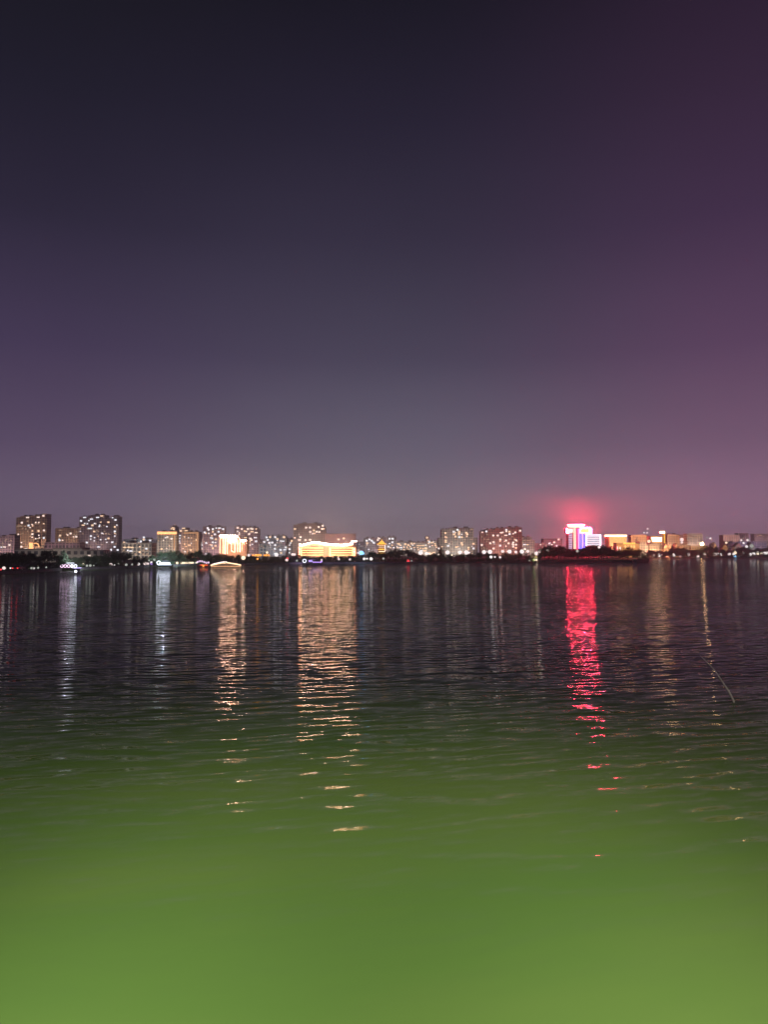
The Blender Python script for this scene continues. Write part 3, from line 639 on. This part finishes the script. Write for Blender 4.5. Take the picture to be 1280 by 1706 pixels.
spot('added_red_haze_glow', (cr.x, Yr-12, 30), (cr.x, Yr-12, 80), 20000, (1,.03,.10), 170, .3)  # unseen upward spot added to strengthen the red glow in the haze

# ---- gold and orange buildings on the right
t = block('striped_hall', 'gold striped hall with an overhanging lit roof right of the neon tower', 'building', 1015, 1044.5, 893.5, 1000, matte('striped_wall', (.5,.33,.2)), depth=18, dim=0, wall_fill=(WARM, FL*1.2), roof=None, slabs=False)
neon(t, 1000, 7, [(66,490,350,512)], glow('hall_roof_lit', (1,.56,.28), 9), 'roof_edge_light', d=2.4, y=-1.5)
for k in range(8): neon(t, 1000, 7, [(130,524+k*14.5,354,531+k*14.5)], glow('hall_band', (1,.55,.20), 2.2), 'light_band')
neon(t, 1000, 7, [(130,516,140,640),(346,516,356,575)], glow('hall_band2', (1,.5,.2), 1.6), 'corner_light', y=-.8)
block('orange_block', 'plain orange-lit block right of the gold striped hall', 'building', 1052.5, 1079, 892, 1050, F_OR, dim=6, wall_fill=((1,.48,.22), FL*3.2), roof=None)
t = block('long_roof_hall', 'low hall with a long glowing yellow roof strip in front of the orange block', 'building', 1028, 1066, 905.5, 900, matte('yellow_hall', (.5,.34,.16)), depth=12, dim=0, wall_fill=((1,.58,.32), FL*1.3), slabs=False, roof=None)
neon(t, 900, 7, [(310,592,470,614)], glow('roof_strip', (1,.60,.12), 1.6), 'roof_light_bar'); neon(t, 900, 7, [(226,594,300,604)], NEO['dimor'], 'roof_light_bar')
neon(t, 900, 7, [(228,640,240,700),(262,650,280,712)], glow('doorlit', (1,.6,.5), 2), 'door_light')
for a in (330, 372, 414, 450): neon(t, 900, 7, [(a,628,a+18,665)], NEO['softgold'], 'window')
block('domed_hall', 'cream hall with a rounded gable between orange block and turret', 'building', 1063, 1081, 905, 930, F_CR, dim=2, wall_fill=((1,.66,.40), FL*1.7), roof=None, slabs=False, steps=[(0,.2,908),(.2,.8,903.5),(.8,1,908)])
t = block('lit_panel_building', 'building with a large white-gold lit panel left of the turret', 'building', 1084, 1106, 894, 980, F_OR, dim=2, wall_fill=((1,.55,.3), FL*1.6), roof=None, slabs=False)
neon(t, 980, 7, [(688,520,835,545),(700,548,845,578)], glow('bigpanel', (1,.62,.30), 9), 'lit_panel')
t = block('turret', 'slim orange turret topped by a small bright sign', 'tower', 1105.5, 1110, 889, 970, F_OR, depth=5, dim=0, wall_fill=((1,.45,.2), FL*2.0), roof=None, slabs=False)
neon(t, 970, 7, [(802,442,864,470)], glow('turret_sign', (1,.62,.32), 18), 'sign')
neon(t, 970, 7, [(855,475,868,600)], NEO['amber'], 'edge_light')
block('lower_hall', 'low orange hall with a dark red roof below the turret', 'building', 1083, 1112, 908, 935, F_OR, depth=8, dim=0, wall_fill=((1,.58,.34), FL*1.8), slabs=False, roof=None)
t = block('orange_block', 'plain dull-orange block with small roof boxes right of the turret', 'building', 1112.5, 1132.5, 891.5, 1020, F_OR, dim=6, wall_fill=((1,.50,.26), FL*1.8), roof='lift')
block('pink_block', 'low brownish block behind two stacked round lamps', 'building', 1132, 1148, 892, 1080, F_PK, dim=4, wall_fill=((1,.6,.5), FL*1.0), roof=None)
block('cream_block', 'cream block with a dark flat roof beside the strong orange lamp', 'building', 1146, 1171, 890, 1000, F_CR, dim=8, wall_fill=((1,.66,.52), FL*2.2), roof=None, crop=8, dots='345,450wd 380,455d 430,465wd 470,455d')
block('brown_hall', 'flat-roofed brown hall with pale floor bands on the right', 'building', 1206, 1232, 892, 1100, F_BR, dim=8, wall_fill=((1,.62,.55), FL*2.6), roof=None)
block('hazy_block', 'faint mauve block in haze right of the brown hall', 'building', 1231, 1248, 889, 1250, F_PK, dim=4, wall_fill=(PINK, FL*.9), roof=None)
block('hazy_block', 'faint mauve block cut off by the right edge', 'building', 1258, 1296, 890, 1250, F_PK, dim=6, wall_fill=(PINK, FL*1.2), roof=None, crop=8, dots='1190,440wd')
block('long_dark_roof', 'long low building with a dark roof behind the gabled houses', 'building', 1208, 1300, 902.5, 1050, F_PK, depth=14, dim=4, wall_fill=((.8,.7,1), FL*.8), roof=None, slabs=False)
block('low_terrace', 'low lit terrace of rooms under the plain orange block', 'building', 1110, 1150, 908.5, 955, F_OR, depth=8, dim=3, wall_fill=((1,.5,.35), FL*.6), roof=None, slabs=False)
block('low_terrace', 'low yellowish terrace left of the strong orange lamp', 'building', 1152, 1180, 910, 955, F_OR, depth=8, dim=2, wall_fill=((1,.62,.28), FL*.8), roof=None, slabs=False)
def gabled(px, w_, yt, ye, Y, label, wm_, fl):
    a = P(px, yt, Y); m_ = Y/F; W = w_*m_/2; zt = a.z-.9; ze = P(px, ye, Y).z-.9
    r = thing('gabled_house', label, 'house', (a.x, Y, .9), 'gabled houses on the right bank')
    MB().prism([(-W,0),(W,0),(W,ze),(0,zt-.3),(-W,ze)], 0, 9).build('wall', wm_, r)
    MB().prism([(-W-.6,ze-.3),(0,zt+.1),(W+.6,ze-.3),(W+.6,ze+.1),(0,zt+.5),(-W-.6,ze+.1)], -.5, 9.5).build('roof', PAR, r)
    o = bpy.data.objects.new('window', WMESH['dim']); COL.objects.link(o); o.parent = r; o.location = (0, -.02, zt*.5); o.scale = (1.6, 1, 1.6)
    spot('added_wall_fill', (a.x, Y-14, 1.2), (a.x, Y, zt*.6), fl[1], fl[0], 100, .8)  # unseen spot added to brighten this house front
cream = matte('gable_cream', (.5,.46,.42)); ochre = matte('gable_ochre', (.5,.33,.2))
gabled(1231, 12, 905, 911, 1020, 'pale grey gabled house, left of two in front of the long dark roof', cream, ((.9,.9,1), 5000))
gabled(1253, 11, 904, 911, 1020, 'pale round-topped gabled house, right of two in front of the long dark roof', cream, ((.85,.95,1), 5500))
gabled(1209, 9, 906, 912, 1020, 'orange-lit gabled house below the flat-roofed brown hall', ochre, ((1,.6,.3), 8000))
gabled(1192, 8, 904, 915, 1000, 'narrow yellowish gabled house just right of the dark trees by the orange lamp', ochre, ((1,.7,.35), 7000))
gabled(1110.5, 8, 906, 914, 922, 'peach gabled house directly below the turret', ochre, ((1,.5,.3), 13000))
gabled(1128, 10, 905.5, 915, 932, 'peach gabled house in front of the low lit terrace', ochre, ((1,.5,.32), 14000))
block('hazy_block', 'faint dark block in haze between the yellow hall and the pagoda', 'building', 594, 607, 903, 1300, F_GR, dim=8, wall_fill=(COOL, FL*.4), roof=None)
block('hazy_block', 'faint slim block in haze right of the tower with most white windows', 'building', 198, 212, 902, 1300, F_PK, dim=8, wall_fill=(PINK, FL*.4), roof=None)
block('hazy_block', 'faint low block in haze behind the tower right of the neon gate', 'building', 428, 443, 899, 1300, F_PK, dim=8, wall_fill=(PINK, FL*.4), roof=None)
# lit tent at the pier
tp = P(889, 930, 462); tn = thing('pavilion', 'small yellow-lit peaked pavilion at the left tip of the island', 'pavilion', (tp.x, 462, .9))
zt = P(889, 921.5, 462).z-.9; zb = P(889, 929, 462).z-.9
m = MB(); m.frustum(2.4, 2.4, zb, .15, .15, zt); m.build('roof', matte('tent_canvas', (.6,.55,.35)), tn)
for sx in (-1, 1):
    for sy in (-1, 1): MB().box(sx*2.1-.1, sx*2.1+.1, sy*2.1-.1, sy*2.1+.1, 0, zb).build('post', frame_m, tn); spot('pavilion_light', (tp.x-1, 452, 1.5), (tp.x, 462, 4.5), 1500, (1,.9,.5), 60, .8)

# ------------------------------------------------------------------ lamps
LG = {'white': (glow('lamp_white', (1,.92,.90), 1.15), 'white'), 'pink': (glow('lamp_pinkwhite', (1,.80,.77), 1.2), 'pinkish-white'), 'warm': (glow('lamp_warm', (1,.80,.56), 1.6), 'warm white'),
      'red': (glow('lamp_red', (1,.06,.08), 1.4), 'red'), 'blue': (glow('lamp_blue', (.25,.60,1.0), 2.2), 'blue'), 'orange': (glow('lamp_orange', (1,.38,.07), 1.6), 'orange'), 'dim': (glow('lamp_dimwhite', (.8,.85,.75), .55), 'dim greenish-white'),
      'violet': (glow('lamp_violet', (.55,.32,1), 1.6), 'violet'), 'coolwhite': (glow('lamp_cool', (.86,.90,1), 3), 'cold white'), 'strong': (glow('lamp_strong', (1,.60,.26), 75), 'strong orange')}
pole_m = matte('lamp_pole', (.12,.12,.12), .5)
SPH = {}
def lamp(px, py, Y, kind='white', r=1.9, place='below', words=None):
    p = P(px, py, Y); m_ = Y/F; rad = r*m_*1.0
    root = bpy.data.objects.new('street_lamp', None); COL.objects.link(root); base = .9
    root.location = (p.x, Y, base); h = max(.5, p.z-base)
    key = kind
    if key not in SPH:
        o = MB().ball((0,0,0), 1, 0, 1, 1).build('lamp_globe', LG[kind][0]); SPH[key] = o.data; bpy.data.objects.remove(o)
        for q in SPH[key].polygons: q.use_smooth = True
    g = bpy.data.objects.new('lamp_globe', SPH[key]); COL.objects.link(g); g.parent = root; g.location = (0, 0, h); g.scale = (rad, rad, rad*.92)
    if h-rad*.9 > .3:
        if 'pole' not in SPH:
            o = MB().tube([(0,0,0),(0,0,.12)], .16, 8).tube([(0,0,.12),(0,0,1)], .07, 8).build('pole', pole_m); SPH['pole'] = o.data; bpy.data.objects.remove(o)
        q = bpy.data.objects.new('pole', SPH['pole']); COL.objects.link(q); q.parent = root; q.scale = (1, 1, h-rad*.9)
    size = 'tiny' if r < 1.4 else ('small' if r < 2.2 else ('large' if r > 2.7 else 'medium'))
    later(root, px, words or f'{size} {LG[kind][1]} round lamp', place, 'round lamps along the shore', 'street lamp')
    return root
def lamps(crop, text, dY, default='white', place='below'):
    for d in text.split():
        a, b, *fl = d.split(','); px, py = cp(crop, float(a), float(b)); kind = default; r = 1.9
        for f_ in fl:
            if f_ in LG: kind = f_
            else: r = float(f_)
        lamp(px, py, shoreY(px)+dY, kind, r, place)
lamps(1, '35,677,pink,2.8 97,677,1.5 203,675,pink,2.3 365,674,dim,1.9 445,688,dim,1.5 225,708,coolwhite,1.9 300,702,dim,2 322,698,2.3 803,642,warm,2.3 840,680,dim,2 872,686,dim,2.2 905,690,dim,1.4 1072,645,pink,3 1105,657,1.3 1145,637,dim,1.5 1220,657,dim,2 5,718,red,1.5', 1.3)
lamps(2, '58,657,dim,2.2 115,645,dim,1.6 178,655,2.3 242,632,pink,3 268,642,pink,2 302,625,2.4 303,655,violet,2.6 330,598,dim,2 280,603,dim,1.5', 1.3)
lamps(2, '552,628,2.3 590,628,1.9 605,628,2 622,630,1.8 640,630,1.9 655,630,1.6 672,630,2 690,628,1.6 703,632,1.8 728,640,dim,1.6 740,630,warm,1.4', 1.0, 'warm')
lamps(2, '1195,578,warm,3.6 1247,553,pink,2.3', 4)
lamps(3, '200,553,pink,2.4 240,553,orange,1.6 265,553,orange,2 290,553,orange,2.4 315,553,orange,2 350,553,orange,1.5 370,553,orange,2 395,553,orange,1.8 285,588,orange,1.8 378,527,warm,1.9 468,547,3.4 625,545,pink,2.4 645,545,pink,2.2 568,602,pink,2.7 575,585,red,2 668,605,dim,1.8 1073,592,pink,2 1183,595,pink,2 908,598,pink,1.6 760,520,orange,1 1068,572,warm,1.2', 2)
lamps(4, '245,530,blue,3.8 262,536,blue,2 210,530,1.6', 8)
point('blue_lamp_glow', P(602, 921, 424), 900, (.2,.5,1))
lamps(4, '273,588,2.4 300,587,1.8 340,588,2.9 460,585,dim,1.9 700,612,red,2.7 703,608,pink,1.5 732,607,dim,1.4', 1.3)
lamps(4, '820,530,3.8 878,535,2.6 895,538,2 915,540,warm,1.6 995,545,dim,1.6', 2.5, 'white')
lamps(5, '268,525,3.8 388,525,3.4 450,525,3.8 475,528,2 622,522,3.6 680,520,3.8 803,515,pink,2.7 870,517,3.6 932,522,pink,2.5 990,517,3.7 1047,515,pink,2.6 1018,495,warm,1.5 1131,535,pink,3.5 1163,515,pink,2.6 183,487,1.6 180,545,warm,1.5 310,550,warm,1.5', 2.5)
lamps(5, '690,570,2.6 728,570,1.6 778,573,1.9 1130,622,warm,2.4 1110,597,warm,1.4 1065,605,dim,1.2', .8, place='in front of')
lamps(6, '308,508,dim,2.7 595,512,dim,2.7', -370, place='left of') if False else None
lamps(7, '445,760,warm,2 465,745,warm,2.6 470,775,warm,2.2 500,760,warm,2 537,775,warm,2.2 603,757,warm,2.3 722,760,dim,1.9 792,765,2.5 790,742,1.4 828,755,1 912,765,dim,1.5 945,767,dim,1.3 990,765,2.5 985,745,1.4 1070,775,pink,2.1 1188,752,2.4 1187,740,1.6', 1.3)
lamps(7, '655,575,warm,2.8 1095,552,pink,3.3', 30)
lamps(8, '452,690,pink,2.5 530,668,2.4 532,690,dim,1.2 657,667,pink,3 690,655,1.3 722,670,2.4 825,662,pink,2.6 890,645,warm,3.2 875,662,2 893,695,blue,2.4 990,648,dim,1.9 1075,665,2.5 1113,660,3 1162,640,dim,1.9 1162,660,warm,2 1205,655,warm,2 1225,650,1.6 1245,650,2.6 1262,655,2.2 1275,645,2 600,475,1.8 560,468,dim,1.5 968,497,pink,1.8 1040,497,pink,2 1060,497,dim,1.3 995,530,1.9 1030,572,2.4 790,527,warm,1.9 262,525,pink,2.1 1090,565,dim,3', 1.3)
lamps(8, '500,540,strong,2.6 482,532,warm,2.2 520,548,warm,2', 12)
lamp(1080, 881, 1100, 'pink', 1.8, 'above', 'round pinkish beacon'); lamp(1074, 887.5, 1100, 'white', 1.6, 'above', 'small white beacon'); lamp(1079, 887.5, 1100, 'white', 1.6, 'above', 'small white beacon')
# lamps among the island trees
for px_, py_, k_ in ((913,917.5,'dim'),(962.5,918,'dim'),(999,911.5,'pink')):
    lamp(px_, py_, 488, k_, 2.4, 'above the island, below', 'round lamp')

# ------------------------------------------------------------------ boats, bridge, car
hull_m = matte('boat_hull', (.10,.08,.09), .5); deck_m = matte('boat_deck', (.3,.22,.16)); white_m = matte('boat_white', (.7,.7,.7), .5)
def boat(name, label, px0, px1, pyw, canopy=True, cat='boat', hull=hull_m, roofm=hull_m, lightc=None):
    a = G(px0, pyw); Y = a.y; b = P(px1, pyw, Y); Lh = (b.x-a.x)/2
    r = thing(name, label, cat, ((a.x+b.x)/2, Y, 0))
    m = MB(); m.v = [(-Lh,0,.75),(-Lh*.8,-1.1,.7),(Lh*.75,-1.1,.7),(Lh,0,.85),(Lh*.75,1.1,.7),(-Lh*.8,1.1,.7),(-Lh*.85,0,-.2),(-Lh*.7,-.7,-.2),(Lh*.7,-.7,-.2),(Lh*.82,0,-.2),(Lh*.7,.7,-.2),(-Lh*.7,.7,-.2)]
    m.f = [(0,1,2,3,4,5),(6,7,8,9,10,11)]+[(i, (i+1) % 6, 6+(i+1) % 6, 6+i) for i in range(6)]; m.m = [0]*8
    m.build('hull', hull, r)
    if lightc:
        spot('added_tree_tint', (r.location.x, Y+1.5, 2.9), (r.location.x, Y+10, 6.5), lightc[1]*2, lightc[0], 130, .6); l_ = bpy.data.lights.new('added_boat_halo', 'POINT'); l_.energy = lightc[1]*.04; l_.color = lightc[0]; l_.shadow_soft_size = 0; lo = bpy.data.objects.new('added_boat_halo', l_); COL.objects.link(lo); lo.location = (r.location.x, Y-1.6, 3.4)  # unseen spot added to tint the trees behind; point light added for halo
    if canopy:
        MB().box(-Lh*.7, Lh*.65, -1.0, 1.0, 2.3, 2.42).prism([(-Lh*.6,2.42),(Lh*.55,2.42),(Lh*.45,2.65),(-Lh*.5,2.65)], -.7, .7).build('canopy', roofm, r)
        for k in range(4):
            xx = -Lh*.66+k*Lh*1.27/3
            for sy in (-.95, .95): MB().box(xx-.04, xx+.04, sy-.04, sy+.04, .7, 2.3).build('canopy_post', pole_m, r)
    return r
def ringlight(root, x, y, z, r, mat, th=.09, name='ring_lamp'):
    return MB().tube([(x+r*math.cos(a*math.pi/6), y, z+r*math.sin(a*math.pi/6)) for a in range(12)], th, 6, closed=True).build(name, mat, root)
pinkneon = glow('ring_pink', (1,.70,.95), 1.9); coolneon = glow('ring_cool', (.82,.88,1), 3.2)
b = boat('pleasure_boat', 'pleasure boat with a row of pink-white ring lights at left', 101, 134, 950.6, lightc=((.70,.72,1), 5500))
zc = 1.55
for k in range(5): ringlight(b, -2.6+k*1.15, -1.15, zc, .46, pinkneon if k < 3 else coolneon, .11)
ringlight(b, -1.4+1.15*2, -1.2, zc, .2, pinkneon); MB().box(1.4, 4.0, -1.25, -1.15, .85, 1.0).build('light_strip', glow('strip_violet', (.6,.5,1), 3), b)
MB().box(-1.0, 1.6, -1.2, -1.1, 2.5, 2.62).build('roof_light', coolneon, b)
def buoy(px, py, label, mat, rr_=.5):
    g = G(px, py); r = thing('marker_buoy', label, 'buoy', (g.x, g.y, 0))
    MB().tube([(0,0,-.3),(0,0,.25)], rr_, 10).build('float', hull_m, r); MB().ball((0,0,.25+rr_*.7), rr_*.8).build('lamp_globe', mat, r); return r
buoy(125.5, 955.5, 'floating white-violet light just below the pink ring-lit boat', glow('buoy_white', (.85,.88,1), 3))
b = boat('pleasure_boat', 'boat blazing with white-blue lights near the cream building', 262, 289, 944.5, lightc=((.58,.75,1), 14000))
for k, xx in enumerate((-2.6, -1.6, -.9, -.2, .5, 1.2, 1.9)): ringlight(b, xx, -1.2, 1.5+(.25 if k == 0 else 0), .72 if k == 0 else .28, glow('blaze_white', (.80,.85,1), 6), .12)
MB().box(-2.9, 2.9, -1.15, -1.05, .8, .92).build('light_strip', glow('strip_blue', (.65,.75,1), 3), b)
b = boat('tour_boat', 'red and orange painted tour boat with white roof lights left of the bridge', 327, 352, 943.8, hull=matte('hull_red', (.35,.05,.03)))
for k in range(6): ringlight(b, -2.5+k*.95, -1.1, 2.0+.35*math.sin(k*1.1), .30, pinkneon, .10)
MB().box(-1.4, 2.0, -1.15, -1.1, .55, .75).build('light_strip', glow('strip_red', (1,.12,.03), 3), b)
MB().ball((.1, -1.4, .35), .45).build('bow_lamp', LG['orange'][0], b)
b = boat('pleasure_boat', 'boat trimmed with violet and white lights below the yellow banded hall', 503, 541, 940.6, lightc=((.6,.45,1), 5000))
ringlight(b, -4.4, -1.2, 1.9, .85, glow('ring_white2', (.85,.85,1), 2.5), .16)
for k in range(2): ringlight(b, -1.8+k*1.0, -1.2, 1.9, .38, glow('ring_violet', (.55,.4,1), 2), .14)
for k in range(4): MB().box(-.2+k*1.15, .7+k*1.15, -1.2, -1.1, 1.0, 1.5).build('violet_light', LG['violet'][0], b)
MB().ball((4.3, -1.2, 1.6), .4).build('stern_lamp', LG['violet'][0], b)
boat('rowing_boat', 'low dark empty boat on the water below the strong orange lamp', 1174, 1191, 933.6, canopy=False)
for px_, w_ in ((247,'paired'),(252,'')):
    pass
# pier at the island's left
a = G(851, 939.2); pr = thing('pier', 'long low dark-red pier between the far shore and the island', 'pier', (a.x, a.y, 0))
Lp = P(893, 939, a.y).x-a.x; m = MB().box(0, Lp, -1, 1, .45, .75); m.build('deck', matte('pier_wood', (.16,.05,.05)), pr)
m = MB()
for k in range(9): m.box(k*Lp/8-.12, k*Lp/8+.12, -.9, -.7, -.5, .45).box(k*Lp/8-.12, k*Lp/8+.12, .7, .9, -.5, .45)
m.build('piles', hull_m, pr)
m = MB().box(0, Lp, -.95, -.9, 1.35, 1.42)
for k in range(15): m.box(k*Lp/14-.03, k*Lp/14+.03, -.95, -.9, .75, 1.35)
m.build('railing', matte('pier_rail', (.3,.05,.05)), pr)
# stone pier end at the island's right tip
g1 = G(1062, 937.5); qd = thing('landing_stage', 'dark stone landing stage at the right tip of the wooded island', 'jetty', (g1.x, g1.y, 0))
MB().box(0, 7.2, 0, 8, -.5, 2.0).build('block', stone_m, qd); MB().box(-.1, 7.3, -.1, .05, 2.0, 2.5).box(7.15, 7.3, .05, 8, 2.0, 2.5).build('parapet', stone_m, qd)
# double-humped light bridge
gb = G(376.5, 944.6); Yb = gb.y; br = thing('arch_bridge', 'low arched bridge edged with warm white lights below the neon gate', 'bridge', (gb.x, Yb, 0))
mm = Yb/F
def bz(y): return P(376, y, Yb).z
def bx(v): return P(340+v/12.8, 940, Yb).x-gb.x
hump = [(140,925),(200,910),(260,896),(330,880),(400,868),(455,876),(470,864),(520,872),(600,884),(680,897),(740,908),(790,922)]
pz = [(bx(a), bz(870+b/12.8)) for a, b in hump]
arch = [(bx(720), 0), (bx(700), .35), (bx(600), .75), (bx(540), .35), (bx(500), -.3), (bx(430), -.3), (bx(400), .3), (bx(320), .7), (bx(230), .35), (bx(200), 0)]
m = MB()
lower = [(p_[0], max(-.3, 0)) for p_ in pz]
for a, b_ in zip(pz, pz[1:]): m.prism([(a[0], -.3 if a[0] < bx(200) or a[0] > bx(720) else .55), (b_[0], -.3 if b_[0] < bx(200) or b_[0] > bx(720) else .55), b_, a], 0, 3)
for a, c in ((200,235),(445,490),(690,730)): m.box(bx(a), bx(c), .05, 2.95, -.4, .55)
m.build('span', matte('bridge_stone', (.5,.42,.32)), br)
brg = glow('bridge_lights', (1,.68,.42), 2.2); brw = glow('bridge_lights_white', (1,.86,.85), 2)
MB().tube([(x_, -.15, z_+.1) for x_, z_ in pz[:6]], .24, 6).build('rail_lights', brg, br); MB().tube([(x_, -.15, z_+.1) for x_, z_ in pz[6:]], .24, 6).build('rail_lights', brg, br)
MB().tube([(x_, 3.15, z_+.55) for x_, z_ in pz[:6]], .14, 6).build('rail_lights', brw, br)
MB().box(bx(150), bx(780), -.25, -.1, .15, .42).build('waterline_light', glow('waterline', (1,.50,.25), 1.1), br)
m = MB()
for k in range(14):
    xx = pz[0][0]+(pz[-1][0]-pz[0][0])*k/13; zz = interp(pz, xx); m.box(xx-.05, xx+.05, -.1, 0, zz-.1, zz+.9)
m.build('railing_posts', stone_m, br)
# car seen from behind on the left shore road
def car(px, Y, label):
    p = P(px, 950, Y); r = thing('parked_car', label, 'car', (p.x, Y, .9)); cm = matte('car_paint', (.12,.12,.13), .3, .05)
    m = MB(); m.prism([(-.9,.35),(.9,.35),(.92,.85),(.72,1.42),(-.72,1.42),(-.92,.85)], .9, 3.2); m.prism([(-.9,.32),(.9,.32),(.92,.9),(-.92,.9)], 0, .9); m.prism([(-.9,.32),(.9,.32),(.92,.85),(-.92,.85)], 3.2, 4.4); m.build('body', cm, r)
    MB().prism([(-.72,.92),(.72,.92),(.62,1.34),(-.62,1.34)], .87, .899).build('rear_window', matte('car_glass', (.02,.02,.03), .1), r)
    for sx in (-1, 1):
        MB().box(sx*.7-.2, sx*.7+.2, -.04, -.002, .6, .8).build('tail_light', glow('tail_light', (1,.04,.04), 2.5), r)
        for yy in (.8, 3.5): MB().tube([(sx*.80, yy, .33), (sx*.96, yy, .33)], .33, 12).build('wheel', matte('tyre', (.03,.03,.03)), r)
    MB().box(-.25,.25,-.04,-.002,.45,.57).build('number_plate', white_m, r)
car(24.5, shoreY(24)+1.2, 'dark car with red tail lights on the shore at far left')
# thin leaning pole sticking out of the near water
g2 = G(1224, 1170); Yq = g2.y
pl = [(1224.5,1174),(1222.5,1166),(1216,1153),(1206,1138),(1194,1120),(1182,1106),(1168,1093)]
q = [P(a, b, Yq-i*.05)-Vector((g2.x, Yq, 0)) for i, (a, b) in enumerate(pl)]
po = MB().tube(q, .046, 7, r2=.014).build('bamboo_pole', matte('bamboo', (.62,.57,.50), .6, .2, 6)); po.location = (g2.x, Yq, 0)
tag(po, 'thin pale leaning bamboo pole sticking out of the water at right', 'pole')

finish_labels()
# ------------------------------------------------------------------ haze
hz = MB().box(-2500, 2500, -60, 2200, -2, 72)
hm = bpy.data.materials.new('haze'); hm.use_nodes = True; t = hm.node_tree; t.nodes.clear()
pv = t.nodes.new('ShaderNodeVolumePrincipled'); o_ = t.nodes.new('ShaderNodeOutputMaterial'); t.links.new(pv.outputs[0], o_.inputs['Volume'])
pv.inputs['Color'].default_value = (.97,.94,.96,1); pv.inputs['Density'].default_value = .00035; pv.inputs['Anisotropy'].default_value = .7
tag(hz.build('haze', hm), kind='stuff')
